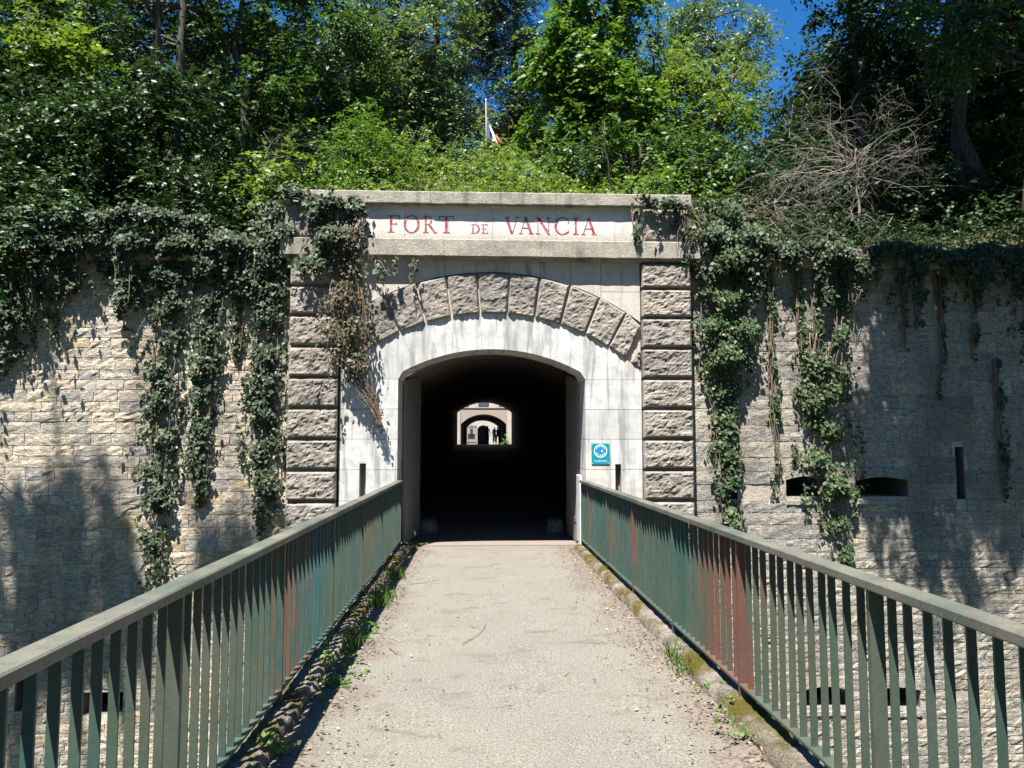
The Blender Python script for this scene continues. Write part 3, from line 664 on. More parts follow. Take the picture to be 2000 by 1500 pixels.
def moat_wall(x0, x1, label, ms, mm, holes, rows, rail_side, group):
    o = empty('moat_wall', ((x0 + x1) / 2, WY, 0), label=label, cat='wall', group=None)
    holes_wall('mortar_face', x0, x1, -4.4, 4.36, holes, WY, 1.3, mm, o)
    mats = [mesh('stone', V, F, ms) for V, F in ROCKS]
    stones = []; z = 4.34
    while z > -4.3:
        h = rows(z) * random.uniform(.85, 1.15); zb = z - h; x = x0 + random.uniform(0, .05)
        while x < x1 - .02:
            wd = max(.14, random.lognormvariate(0, .32) * h * 2.1); xe = min(x1, x + wd)
            if x1 - xe < .12: xe = x1
            g = .006
            bad = any(x < hh[1] + .01 and xe > hh[0] - .01 and zb < hh[3] + .01 and z > hh[2] - .01 for hh in holes)
            if not bad: stones.append((x + g, xe - g, zb + g, z - g))
            else:
                for hh in holes:                                     # trimmed stones up to the reveal
                    if zb < hh[3] + .01 and z > hh[2] - .01:
                        if x < hh[0] - .08 and xe > hh[0]: stones.append((x + g, hh[0] - .004, zb + g, z - g))
                        if xe > hh[1] + .08 and x < hh[1]: stones.append((hh[1] + .004, xe - g, zb + g, z - g))
            x = xe
        z = zb
    def score(s):
        px, py, k = proj(((s[0] + s[1]) / 2, WY, (s[2] + s[3]) / 2))
        vis = 0 < px < 2000 and 480 < py < 1500
        rl = py < (1250 - .45 * px if rail_side < 0 else 569 + .325 * px)
        return (2 if vis and rl else 1 if vis else 0) * 10 + (s[1] - s[0]) * (s[3] - s[2])
    stones.sort(key=score, reverse=True)
    rest = MB()
    for i, s in enumerate(stones):
        k = random.randrange(16); sx, sz = s[1] - s[0], s[3] - s[2]; cx, cz = (s[0] + s[1]) / 2, (s[2] + s[3]) / 2; fy = random.uniform(.7, 1.25)
        fx = random.choice((-1, 1))
        if i < 298:
            q = bpy.data.objects.new('stone', mats[k]); C.objects.link(q); q.parent = o; q.location = (cx - o.location.x, 0, cz); q.scale = (sx, fy, sz)
        else: rest.add([(cx + v[0] * sx, WY + v[1] * fy, cz + v[2] * sz) for v in ROCKS[k][0]], ROCKS[k][1])
    tag(rest.build('rubble_masonry', ms, o), kind='stuff')
    return o, holes
def hole(pxa, pxb, pya, pyb):
    xm = (pxa + pxb) / 2; return (WX(pxa, (pya + pyb) / 2), WX(pxb, (pya + pyb) / 2), WZ(pyb, xm), WZ(pya, xm))
HR = [hole(1535, 1607, 930, 970), hole(1672, 1773, 931, 970), hole(1867, 1884, 873, 975), hole(1425, 1440, 872, 975), hole(1567, 1660, 1340, 1381), hole(1706, 1797, 1341, 1383), hole(1893, 1911, 1284, 1395)]
HL = [hole(160, 240, 1352, 1397), hole(30, 48, 1285, 1390)]
hsh = lambda z: .165 if z > -1.5 else .15
rw = lambda z: .15 if z > 3.2 else (.235 if z > .9 else (.20 if z > 0 else .135))
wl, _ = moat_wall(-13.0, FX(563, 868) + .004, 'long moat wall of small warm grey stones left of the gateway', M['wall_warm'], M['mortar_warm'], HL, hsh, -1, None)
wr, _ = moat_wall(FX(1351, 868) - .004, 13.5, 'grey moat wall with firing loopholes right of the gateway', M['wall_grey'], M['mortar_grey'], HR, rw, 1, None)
def coping_run(x0, x1, parent):
    x = x0
    while x < x1 - .1:
        xe = min(x1, x + random.uniform(.9, 1.5)); dz = random.uniform(-.01, .01)
        MB().prism([(x + .004, 4.362 + dz * 0), (xe - .004, 4.362), (xe - .004, 4.66 + dz), (x + .004, 4.66 + dz)], WY - .15 + dz, 12.45, .015).build('coping_stone', M['cornice'], parent); x = xe
coping_run(-13.0, CX0 - .01, wl); coping_run(CX1 + .01, 13.5, wr)
for a, b, c_, d in HR[:2] + HR[4:6]:                          # shallow arched lintels and sloping sills of the loopholes
    n = 8; arcp = [(a + (b - a) * k / n, d - .055 + .05 * math.sin(math.pi * k / n)) for k in range(n + 1)]
    MB().prism([(a, d - .055)] + arcp[1:-1] + [(b, d - .055), (b, d + .14), (a, d + .14)][0:3], WY - .03, WY + .3, .004).build('lintel', M['wall_grey'], wr)
    MB().add([(a - .01, WY - .035, c_ - .12), (b + .01, WY - .035, c_ - .12), (b + .01, WY - .03, c_ - .06), (a - .01, WY - .03, c_ - .06), (a - .01, WY + .3, c_ + .012), (b + .01, WY + .3, c_ + .012)], [(0, 1, 2, 3), (3, 2, 5, 4)]).build('sloping_sill', M['wall_grey'], wr)

# ================================================================== GATE LEAVES, POST, GUARD STONES, SIGN
def gate_leaf(label, hx, fx, hy, fy_, zh, zf):
    o = empty('gate_leaf', (hx, hy, 0), label=label, cat='gate leaf')
    n = 5
    for i in range(n):
        a, b = (i + .03) / n, (i + .97) / n
        q = lambda s: (hx + (fx - hx) * s, hy + (fy_ - hy) * s)
        zt = lambda s: zh + (zf - zh) * math.sin(s * math.pi / 2)
        d = Vector((fx - hx, fy_ - hy, 0)).normalized(); nrm = Vector((d.y, -d.x, 0)) * .022
        V = []
        for s in (a, b):
            x, y = q(s)
            for sg in (-1, 1):
                for z in (.04, zt(s)): V.append((x + nrm.x * sg, y + nrm.y * sg, z))
        MB().add(V, [(0, 1, 3, 2), (4, 6, 7, 5), (0, 4, 5, 1), (2, 3, 7, 6), (1, 5, 7, 3), (0, 2, 6, 4)]).build('gate_board', M['gate'], o)
    for z in (.35, 1.45, 2.3):
        r_ = MB(); x0, y0 = q(.0); x1, y1 = q(1.0); sg = 1 if hx < 0 else -1
        nv = Vector((abs(nrm.x), 0, 0)) * 1.0
        ox = .03 * sg
        V = [(x0 + ox, y0, z), (x1 + ox, y1, z), (x1 + ox, y1, z + .08), (x0 + ox, y0, z + .08), (x0, y0, z), (x1, y1, z), (x1, y1, z + .08), (x0, y0, z + .08)]
        r_.add(V, [(0, 1, 2, 3), (4, 7, 6, 5), (3, 2, 6, 7), (0, 4, 5, 1), (0, 3, 7, 4), (1, 5, 6, 2)]).build('strap', M['gate'], o)
    return o
gate_leaf('grey gate leaf folded open against the left side of the tunnel', -1.16, -1.02, 12.32, 13.66, 2.62, 2.76)
gate_leaf('grey gate leaf folded open behind the pale steel post', 1.63, 1.60, 12.32, 13.66, 2.62, 2.8)
sp_ = empty('steel_post', (1.58, 12.0, 0), label='pale grey steel post at the end of the right railing', cat='post')
MB().bbox(1.56, 1.60, 11.72, 12.1, 0.02, 1.13, .008).build('post_body', M['steel'], sp_)
MB().box(1.525, 1.544, 11.8, 11.87, .10, .14).build('bolt', M['iron'], sp_)
def guard(px, py, label, sd_):
    q = G(px, py, .05); o = empty('guard_stone', (q.x, q.y, 0), label=label, cat='guard stone')
    rough_block([(q.x - .17, 0), (q.x + .17, 0), (q.x + .12, .24), (q.x - .12, .24)], q.y, q.y + .5, 8, 7, .05, .03, sd_).add([(q.x - .12, q.y, .24), (q.x + .12, q.y, .24), (q.x + .1, q.y + .5, .26), (q.x - .1, q.y + .5, .26)], [(0, 1, 2, 3)]).build('stone_body', M['tunnel'], o)
guard(835, 1040, 'worn guard stone inside the tunnel by the left gate leaf', 71); guard(1086, 1038, 'worn guard stone inside the tunnel by the right gate leaf', 77)
# sign
q0, q1 = P(1155, 866, FY), P(1190.5, 907, FY); sw, sh_ = q1.x - q0.x, q0.z - q1.z; scx, scz = (q0.x + q1.x) / 2, (q0.z + q1.z) / 2
sg = empty('information_sign', (scx, FY, scz), label='small teal plaque with a round white emblem on the gateway jamb', cat='sign')
MB().prism([(scx - sw / 2, scz - sh_ / 2), (scx + sw / 2, scz - sh_ / 2), (scx + sw / 2, scz + sh_ / 2), (scx - sw / 2, scz + sh_ / 2)], FY - .012, FY - .002, .002).build('panel', M['teal'], sg)
for sx in (-1, 1):
    for sz in (-1, 1): MB().tube([(scx + sx * (sw / 2 - .016), FY - .016, scz + sz * (sh_ / 2 - .016)), (scx + sx * (sw / 2 - .016), FY + .004, scz + sz * (sh_ / 2 - .016))], .006, 8).build('screw', M['steel'], sg)
em = MB(); ecx, ecz, er = scx, scz + .044, sw * .36; n = 48
for k in range(n):
    t0, t1 = 2 * math.pi * k / n, 2 * math.pi * (k + 1) / n; V = [(ecx + r_ * math.cos(a), FY - .0135, ecz + r_ * math.sin(a)) for r_, a in ((er * .9, t0), (er, t0), (er, t1), (er * .9, t1))]; em.add(V, [(0, 1, 2, 3)])
emo = em.build('emblem', M['signwhite'], sg)
FR = [(-.44, .18), (-.62, .30), (-.52, .36), (-.3, .34), (-.22, .46), (0, .62), (.12, .56), (.32, .40), (.50, .34), (.42, .05), (.30, -.02), (.36, -.2), (.44, -.38), (.2, -.44), (.06, -.54), (-.26, -.46), (-.34, -.3), (-.28, .02)]
MB().prism([(ecx - .006 + x * er * .72, ecz + z * er * .72) for x, z in FR], FY - .0142, FY - .0122).build('country_shape', M['blue'], emo)
MB().prism([(ecx + er * (.20 + .11 * math.cos(t_)), ecz + er * (.0 + .15 * math.sin(t_))) for t_ in np.linspace(0, 2 * math.pi, 12, endpoint=False)], FY - .0150, FY - .0132).build('white_spot', M['signwhite'], emo)
MB().prism([(ecx + er * (.34 + .05 * math.cos(t_)), ecz + er * (-.02 + .13 * math.sin(t_))) for t_ in np.linspace(0, 2 * math.pi, 12, endpoint=False)], FY - .0154, FY - .0136).build('red_spot', M['redprint'], emo)
def text_mesh(s, size, name):
    cu = bpy.data.curves.new(name, 'FONT'); cu.body = s; cu.size = size; cu.align_x = 'CENTER'; cu.align_y = 'CENTER'; cu.extrude = .0003; cu.resolution_u = 3
    ob = bpy.data.objects.new('tmp', cu); C.objects.link(ob); dg = bpy.context.evaluated_depsgraph_get()
    me = bpy.data.meshes.new_from_object(ob.evaluated_get(dg)); bpy.data.objects.remove(ob); bpy.data.curves.remove(cu)
    me.materials.clear(); me.materials.append(M['signwhite']); return me
def put_text(s, size, x, z, rot, name, parent):
    me = text_mesh(s, size, name); me.transform(Matrix.Translation((x, FY - .0146, z)) @ Matrix.Rotation(rot, 4, 'Y') @ Matrix.Rotation(math.pi / 2, 4, 'X'))
    return link(name, me, parent)
for i, ch in enumerate('FRANCE'):
    a = math.radians(58 - i * 23.2); put_text(ch, er * .36, ecx + er * .70 * math.sin(-a), ecz + er * .70 * math.cos(a), -a, 'letter', emo)
for i, ch in enumerate('RELANCE'):
    a = math.radians(-60 + i * 20); put_text(ch, er * .36, ecx + er * .70 * math.sin(a), ecz - er * .70 * math.cos(a), -a, 'letter', emo)
put_text("L'État soutient l'investissement", .0165, scx, scz - .098, 0, 'lettering', sg); put_text("des collectivités territoriales", .0165, scx, scz - .118, 0, 'lettering', sg)

# ================================================================== RAILINGS
def railing(x, label):
    o = empty('bridge_railing', (x, 6, 0), label=label, cat='railing')
    y0, y1 = .75, FY - .03
    MB().bbox(x - .048, x + .048, y0, y1, 1.026, 1.067, .006).build('top_rail', M['handrail'], o)
    MB().bbox(x - .03, x + .03, y0, y1, .172, .190, .003).build('bottom_rail', M['paint'], o)
    ys_ = [3.05 - 1.565, 3.05 + 1.565 * 0] + [3.05 + 1.565 * k for k in range(1, 6)] + [FY - .06]
    pm_ = mesh('post', *(lambda b: (b.V, b.F))(MB().bbox(-.03, .03, -.012, .012, .09, 1.023, .003)), M['paint'])
    bm_ = mesh('baluster', *(lambda b: (b.V, b.F))(MB().box(-.0165, .0165, -.004, .004, .189, 1.023)), M['paint'])
    for y in ys_:
        q = bpy.data.objects.new('post', pm_); C.objects.link(q); q.parent = o; q.location = (0, y - 6, 0)
    yy = [ys_[0] - 1.565] + ys_
    for a, b in zip(yy[:-1], yy[1:]):
        n = max(1, round((b - a) / .118))
        for k in range(1, n):
            y = a + (b - a) * k / n
            if y < y0 + .03: continue
            q = bpy.data.objects.new('baluster', bm_); C.objects.link(q); q.parent = o; q.location = (0, y - 6, 0); q.rotation_euler = (0, 0, random.gauss(0, .07)); q.rotation_euler.x = random.gauss(0, .003); q.rotation_euler.y = random.gauss(0, .002)
railing(LX, 'weathered green steel railing along the weedy left edge of the bridge')
railing(RX, 'weathered green steel railing with rusty bars above the mossy right kerb')

# ================================================================== BEYOND THE TUNNEL
def facade(name, label, y0, y1, x0, x1, z1, ox0, ox1, spr, rise, m, cat='building'):
    o = empty(name, ((x0 + x1) / 2, y0, 1.6), label=label, cat=cat)
    MB().prism(arch_wall_poly(x0, x1, 1.6, z1, ox0, ox1, spr, rise), y0, y1).build('wall', m, o); return o
exitf = facade('tunnel_portal', 'plain inner end wall where the long tunnel opens on the courtyard', 57.9, 58.04, -14, 14, 7.6, TX0 + .01, TX1 - .01, 1.6 + SPR - .01, RISE - .01, M['tunnel'], 'portal')
A0, A1 = P(900, 840, 66).x, P(989, 840, 66).x; zA = P(945, 809, 66).z; rA = .85
ia = facade('courtyard_building', 'pinkish courtyard building with a wide archway seen through the tunnel', 66.0, 66.6, -9, 10, 9.5, A0, A1, zA - rA, rA, M['pink'])
for xx in (A0 - .62, A1 + .08): MB().box(xx, xx + .55, 65.93, 66.01, 1.6, P(945, 803, 66).z).build('arch_pier', M['court'], ia)
MB().box(-9, 10, 65.93, 66.01, P(945, 797, 66).z, P(945, 795, 66).z + .05).build('string_course', M['court'], ia)
MB().box(-9, 10, 65.95, 66.0, P(945, 794, 66).z, 9.4).build('upper_wall', M['court'], ia)
for pxw in (944.5, 905, 985):
    wq = P(pxw, 788, 66); f_ = MB().box(wq.x - .45, wq.x + .45, 65.90, 65.96, wq.z - .25, wq.z + 1.4).build('window', M['glass'], ia)
tube_shell('passage_vault', 66.6, 84, A0 - .1, A1 + .1, zA - rA - 1.6, rA, lambda y: 1.6, M['tunnel'])
B0, B1 = P(912, 840, 84).x, P(973.5, 840, 84).x; zB = P(945, 821, 84).z
facade('passage_portal', 'dark far end wall of the second passage beyond the courtyard', 83.9, 84.2, -9, 10, 9, B0, B1, zB - .75, .75, M['tunnel'], 'portal')
wb = facade('rear_building', 'pale rear building with a dark round arched doorway far beyond the tunnel', 100, 100.5, -14, 16, 10, P(932.5, 840, 100).x, P(955, 840, 100).x, P(945, 838, 100).z, .5, M['court'])
dk = MB().box(-1, 4, 103, 103.1, 1.6, 5).build('doorway_shade_sheet', M['dark'], wb)  # near-black sheet standing in for the shade inside the arched doorway
for a, b, c_, d in ((962, 967.5, 838, 860), (918, 923.5, 837, 846)): MB().box(P(a, 840, 100).x, P(b, 840, 100).x, 99.93, 99.99, P(945, d, 100).z, P(945, c_, 100).z).build('window', M['glass'], wb)
ig = empty('iron_gate', (-.5, 85, 1.6), label='dark barred iron gate standing open at the far end of the second passage', cat='gate')
g0, g1 = P(913, 840, 85).x, P(931, 840, 85).x
for k in range(8):
    x = g0 + (g1 - g0) * k / 7; MB().box(x - .025, x + .025, 84.98, 85.02, 1.62, P(930, 830, 85).z).build('bar', M['iron'], ig)
for z in (1.75, P(930, 835, 85).z): MB().box(g0, g1, 84.97, 85.03, z, z + .09).build('gate_rail', M['iron'], ig)
bn = empty('bench', (-.6, 90, 1.6), label='dark bench behind the barred iron gate', cat='bench')
b0, b1 = P(914, 850, 90).x, P(927.5, 850, 90).x; zb_ = P(920, 853, 90).z
MB().box(b0, b1, 89.8, 90.2, zb_ - .3, zb_ - .22).build('seat', M['iron'], bn); MB().box(b0, b1, 90.2, 90.26, zb_ - .2, zb_ + .35).build('backrest', M['iron'], bn)
for x in (b0 + .1, b1 - .1): MB().box(x - .04, x + .04, 89.85, 90.2, 1.606, zb_ - .3).build('leg', M['iron'], bn)
def person(x, y, h, label, turn, arm):
    o = empty('person', (x, y, 1.608), label=label, cat='person', group=None); o.rotation_euler = (0, 0, turn)
    s = h / 1.72
    J_ = [(0, 0, .95, .125), (0, 0, 1.15, .12), (0, .01, 1.36, .135), (0, 0, 1.47, .05), (0, -.02, 1.56, .075), (0, -.02, 1.66, .07),
          (.10, 0, .88, .085), (.11, -.03, .50, .058), (.11, .03, .09, .04), (.11, -.12, .03, .035),
          (-.10, 0, .88, .085), (-.11, .03, .50, .058), (-.12, .08, .09, .04), (-.12, -.06, .03, .035),
          (.19, 0, 1.40, .055), (.25, .02, 1.12, .04), (.24, -.06, .88, .03), (.24, -.09, .79, .026),
          (-.19, 0, 1.40, .055), (-.26, .02, 1.12, .04), (-.22, -.14 * arm, .92 + .12 * arm, .03), (-.21, -.2 * arm, .84 + .16 * arm, .026)]
    E = [(0, 1), (1, 2), (2, 3), (3, 4), (4, 5), (0, 6), (6, 7), (7, 8), (8, 9), (0, 10), (10, 11), (11, 12), (12, 13), (2, 14), (14, 15), (15, 16), (16, 17), (2, 18), (18, 19), (19, 20), (20, 21)]
    me = bpy.data.meshes.new('body'); me.from_pydata([(a * s, b * s, c_ * s) for a, b, c_, _ in J_], E, []); me.materials.append(M['dark'])
    q = bpy.data.objects.new('body', me); C.objects.link(q); q.parent = o
    sk = q.modifiers.new('skin', 'SKIN'); sk.use_smooth_shade = True
    for i, v in enumerate(me.skin_vertices[0].data): v.radius = (J_[i][3] * s, J_[i][3] * s * .85); v.use_root = (i == 0)
    q.modifiers.new('sub', 'SUBSURF').levels = 1; q.modifiers['sub'].render_levels = 1
    V = []; F = []; nr, nl = 8, 5
    for i in range(nl):
        th = math.pi * .55 * i / (nl - 1) + .001
        for k in range(nr): a = 2 * math.pi * k / nr; V.append((.088 * s * math.sin(th) * math.cos(a), .01 + .095 * s * math.sin(th) * math.sin(a), s * (1.63 + .10 * math.cos(th))))
    for i in range(nl - 1):
        for k in range(nr): k2 = (k + 1) % nr; F.append((i * nr + k, (i + 1) * nr + k, (i + 1) * nr + k2, i * nr + k2))
    hq = bpy.data.objects.new('hair', mesh('hair', V, F, M['iron'], True)); C.objects.link(hq); hq.parent = o
person(P(952, 850, 73).x, 73, 1.74, 'person in dark clothes standing before the dark doorway deep in the passage', .3, .6)
person(P(966, 850, 75).x, 75, 1.66, 'person in dark clothes walking at the right in the far passage', -.2, 1)
person(P(972, 850, 76.5).x, 76.5, 1.70, 'person half hidden by the passage wall beside the walking person', .1, .2)

# ================================================================== VEGETATION
def ivy(label, paths, m='ivy', name='ivy', leaf=.062, dens=1500, depth=.22, yf=WY, hang=.8, stems=6, group=None, aspect=.46, cat='ivy'):
    """creeper: paths are lists of (photo x, photo y, half width px) down the wall face"""
    parts = []; st = MB(); base = None; ph = rng.uniform(0, 6.28, 8)
    def patch(x, z):                                            # irregular thickness, no single wave
        return (np.sin(x * 5.3 + ph[0]) + np.sin(z * 4.1 + ph[1]) + np.sin((x + z) * 7.7 + ph[2]) + np.sin((x - z) * 9.1 + ph[3]) + np.sin(z * 13 + ph[4])) / 5
    def spray(p, lat, hw, ls):
        n = len(p)
        ax = np.stack([rng.normal(0, .5, n) + lat * .35, rng.normal(-.25, .3, n), -hang + rng.normal(0, .35, n)], 1)
        nr = np.stack([rng.normal(0, .5, n), -1 + rng.normal(0, .35, n), .35 + rng.normal(0, .4, n)], 1)
        ln = leaf * np.clip(rng.lognormal(-.1, .3, n), .45, 1.4) * ls; parts.append((p, ax, nr, ln, ln * aspect * rng.uniform(.75, 1.2, n)))
    for path in paths:
        for (x0, y0, w0), (x1, y1, w1) in zip(path[:-1], path[1:]):
            a, b = P(x0, y0, yf), P(x1, y1, yf); k = yf / 1500.0; area = (b - a).length * (w0 + w1) * k
            n = max(4, int(area * dens)); s = rng.random(n); hw = (w0 + (w1 - w0) * s) * k * .86
            lat = np.clip(rng.normal(0, .50, n), -1.3, 1.3)
            p = np.empty((n, 3)); z0 = a.z + (b.z - a.z) * s
            p[:, 0] = a.x + (b.x - a.x) * s + (lat + .16 * np.sin(z0 * 7 + ph[5]) + .12 * np.sin(z0 * 17 + ph[6])) * hw; p[:, 2] = z0 + rng.normal(0, .05, n)
            pt = patch(p[:, 0], p[:, 2]); keep = rng.random(n) < np.clip(.56 + 1.4 * pt + (.55 - np.abs(lat)) * .5, .03, 1)
            dm = np.minimum(depth, .05 + hw * .5) * np.sqrt(np.clip(1 - (lat / 1.4) ** 2, 0, 1)) * np.clip(.75 + .9 * pt, .2, 1.4)
            p[:, 1] = yf - .03 - dm * rng.random(n) ** .55
            spray(p[keep], lat[keep], hw[keep], 1.0)
            if base is None: base = a
            for _ in range(int((b - a).length * 5 * min(1, max(w0, w1) / 30))):     # loose tendrils at the edges
                s_ = random.random(); h_ = (w0 + (w1 - w0) * s_) * k; sg_ = random.choice((-1, 1)); ln_ = random.uniform(.15, .65)
                q = a.lerp(b, s_) + Vector((sg_ * h_ * random.uniform(.5, 1.15), -.04 - random.random() * min(depth, h_) * .6, 0)); m_ = int(ln_ * 46)
                tt = rng.random(m_); dr = random.gauss(0, .25)
                pp = np.stack([q.x + dr * tt * ln_ + rng.normal(0, .022, m_), np.minimum(q.y + .05 * tt, yf - .02) + rng.normal(0, .015, m_), q.z - tt * ln_], 1)
                spray(pp, rng.normal(0, .3, m_), None, .9); st.tube([q, q + Vector((dr * ln_ * .5, .02, -ln_ * .5)), q + Vector((dr * ln_, .03, -ln_))], [.004, .003, .0015], 3)
        for _ in range(stems):
            pts = []
            o = random.uniform(-.7, .7)
            for (x, y, w_) in path:
                q = P(x + o * w_ + random.gauss(0, w_ * .15), y, yf - random.uniform(.03, .12)); pts.append(q)
            pts2 = []
            for u, v in zip(pts[:-1], pts[1:]):
                for s in range(4): pts2.append(u.lerp(v, s / 4) + Vector((random.gauss(0, .015), random.gauss(0, .01), 0)))
            pts2.append(pts[-1]); st.tube(pts2, [.011 * (1 - .7 * i / len(pts2)) for i in range(len(pts2))], 4)
    o = empty(name, base, label=label, cat=cat, group=group)
    f = link('foliage', leaf_mesh('foliage', *join_leaves(parts), L[m], .15, .38), o); f['kind'] = 'stuff'
    tag(st.build('stem', M['vine'], o, True), kind='stuff'); return o
IV = 'ivy hanging down the moat walls'
ivy('ivy spilling over the wall top at the left edge of the photograph', [[(-60, 440, 110), (40, 540, 85), (20, 640, 55), (0, 720, 22)], [(120, 470, 60), (130, 560, 34), (110, 620, 14)], [(210, 480, 40), (215, 545, 14)]], dens=1300, group=IV)
ivy('long ivy column left of the gateway reaching lowest behind the railing', [[(335, 450, 68), (338, 560, 50), (328, 650, 38), (314, 760, 36), (312, 900, 34), (312, 1010, 31), (302, 1100, 28), (300, 1150, 14)], [(280, 520, 40), (270, 600, 16)]], group=IV)
ivy('short ivy column hanging between two longer ivy columns', [[(425, 450, 60), (418, 560, 40), (405, 680, 34), (395, 800, 34), (395, 900, 22), (393, 985, 9)]], group=IV)
ivy('thick dark ivy column right beside the left pilaster', [[(545, 400, 66), (535, 520, 50), (528, 640, 40), (520, 780, 42), (522, 900, 36), (520, 1000, 20), (520, 1025, 10)], [(470, 470, 34), (468, 600, 22), (462, 700, 10)]], group=IV)
ivy('dark ivy mat covering the left end of the gateway coping', [[(560, 375, 20), (610, 385, 40), (650, 400, 50), (640, 470, 60), (600, 520, 50)], [(700, 385, 16), (690, 440, 30)]], yf=FY - .12, dens=1700, leaf=.07, depth=.35)
ivy('dry reddish creeper tangle hanging over the left pilaster and arch', [[(680, 420, 40), (675, 520, 48), (678, 600, 56), (684, 680, 52), (700, 735, 32), (735, 800, 12), (742, 835, 4)]], 'drivy', 'creeper', .05, 1300, .42, FY - .12, .7, 26, None, .40, 'creeper')
ivy('few ivy sprigs dangling under the cornice left of the arch crown', [[(740, 508, 14), (752, 530, 16), (748, 548, 5)], [(812, 508, 12), (806, 528, 12), (800, 556, 3)], [(770, 508, 6), (776, 530, 4)]], yf=FY - .12, dens=620, leaf=.085, depth=.12, stems=3)
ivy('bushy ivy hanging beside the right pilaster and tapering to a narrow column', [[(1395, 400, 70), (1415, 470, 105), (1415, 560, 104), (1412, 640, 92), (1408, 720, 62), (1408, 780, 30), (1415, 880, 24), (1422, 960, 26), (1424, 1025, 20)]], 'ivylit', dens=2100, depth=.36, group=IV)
ivy('ivy sprays over the right end of the gateway coping', [[(1245, 385, 12), (1270, 400, 22), (1330, 400, 26), (1345, 440, 24), (1335, 490, 14)], [(1240, 410, 12), (1243, 450, 9), (1245, 480, 3)]], yf=FY - .14, dens=1200, leaf=.07, depth=.2, stems=8)
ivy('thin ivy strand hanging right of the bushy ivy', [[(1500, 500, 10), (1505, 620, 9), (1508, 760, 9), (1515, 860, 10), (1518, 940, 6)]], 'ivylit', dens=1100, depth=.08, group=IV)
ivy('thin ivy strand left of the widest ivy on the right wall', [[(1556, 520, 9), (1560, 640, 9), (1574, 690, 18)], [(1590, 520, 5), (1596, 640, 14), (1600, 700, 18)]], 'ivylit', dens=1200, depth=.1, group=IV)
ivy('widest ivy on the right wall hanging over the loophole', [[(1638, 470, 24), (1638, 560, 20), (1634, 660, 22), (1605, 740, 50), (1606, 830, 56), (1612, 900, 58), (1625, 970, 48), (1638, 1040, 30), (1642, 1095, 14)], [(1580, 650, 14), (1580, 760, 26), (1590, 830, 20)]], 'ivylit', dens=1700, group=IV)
ivy('faint shaded ivy strands at the right end of the right wall', [[(1945, 700, 4), (1948, 780, 12), (1955, 880, 14), (1960, 970, 4)], [(1830, 500, 12), (1836, 600, 7), (1840, 690, 5), (1828, 780, 2)], [(1760, 500, 10), (1764, 580, 6), (1768, 680, 2)], [(1900, 500, 20), (1905, 600, 9), (1900, 700, 3)]], dens=1300, depth=.1, group=IV)
ivy('ivy band trailing along the right wall coping', [[(1380, 470, 50), (1470, 492, 52), (1560, 486, 40), (1640, 500, 56), (1740, 486, 40), (1830, 502, 54), (1930, 490, 42), (2020, 502, 56)], [(1455, 500, 30), (1470, 560, 22), (1468, 600, 8)], [(1610, 500, 26), (1615, 560, 16), (1612, 590, 5)], [(1668, 500, 34), (1675, 540, 26), (1670, 600, 8)], [(1785, 500, 34), (1790, 550, 24), (1795, 630, 9)], [(1900, 505, 40), (1910, 560, 26)], [(1985, 505, 40), (1990, 580, 26), (1992, 640, 8)], [(1540, 490, 20), (1545, 530, 16)], [(1700, 490, 20), (1710, 550, 12)], [(1850, 490, 20), (1860, 540, 12)], [(1960, 490, 20), (1965, 560, 12)]], yf=WY - .14, dens=2300, depth=.34)
ivy('ivy band trailing along the left wall coping', [[(-20, 490, 60), (70, 470, 48), (150, 482, 40), (230, 462, 52), (320, 488, 46), (400, 466, 50), (480, 482, 44), (565, 450, 50)], [(40, 420, 40), (120, 440, 46), (260, 420, 50), (390, 440, 40)], [(60, 500, 34), (66, 590, 18), (64, 640, 6)], [(150, 500, 26), (156, 560, 12)], [(232, 500, 30), (240, 580, 18), (236, 620, 6)], [(20, 520, 40), (10, 640, 26)], [(250, 470, 24), (255, 540, 14)], [(480, 480, 30), (485, 560, 20)]], yf=WY - .14, dens=2300, depth=.38)
# ground cover on the earth bank
n = 24000; gx = rng.uniform(-17, 19, n); gy = 12.25 + 8.5 * rng.random(n) ** 1.3; gz = np.array([bank_z(a, b) for a, b in zip(gx, gy)]) + rng.gamma(2, .13, n) * (1 + .6 * np.sin(gx * 2.3))
near = (np.abs(gx - .3) < 3.2); gz[near] += .25
p = np.stack([gx, gy, gz], 1); cover = clump_leaves(p, np.full(n, .28), 8, .075, None, .3, .34, pinn=8)
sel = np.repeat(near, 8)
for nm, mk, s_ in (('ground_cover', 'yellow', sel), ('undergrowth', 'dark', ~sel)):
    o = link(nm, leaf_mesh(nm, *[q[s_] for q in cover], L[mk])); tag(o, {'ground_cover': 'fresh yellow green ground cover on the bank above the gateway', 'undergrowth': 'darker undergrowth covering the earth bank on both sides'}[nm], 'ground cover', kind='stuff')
def on_bank(px, Y): x = P(px, 300, Y).x; return (x, Y, bank_z(x, Y) - .1)
TB = 'trees on the earth bank above the fort'
def T(name, label, cat, px, Y, blobs, m, top=None, **k):
    b = on_bank(px, Y); tp = (b[0] + random.uniform(-.4, .4), Y + random.uniform(-.3, .3), P(px, top if top is not None else -120, Y).z)
    return plant(name, label, cat, b, tp, blobs, L[m], **k)
T('tree', 'grey green leafy tree left of the flagpole', 'tree', 850, 18.5, [pb(830, 110, 18.5, 115, 110), pb(770, 215, 18.2, 110, 85), pb(880, 235, 18.4, 75, 75), pb(720, 60, 18.8, 85, 80), pb(840, -60, 18.6, 120, 80), pb(860, 310, 17.5, 70, 45)], 'grey', tr=.16, leaf=.085, dens=9, group=TB)
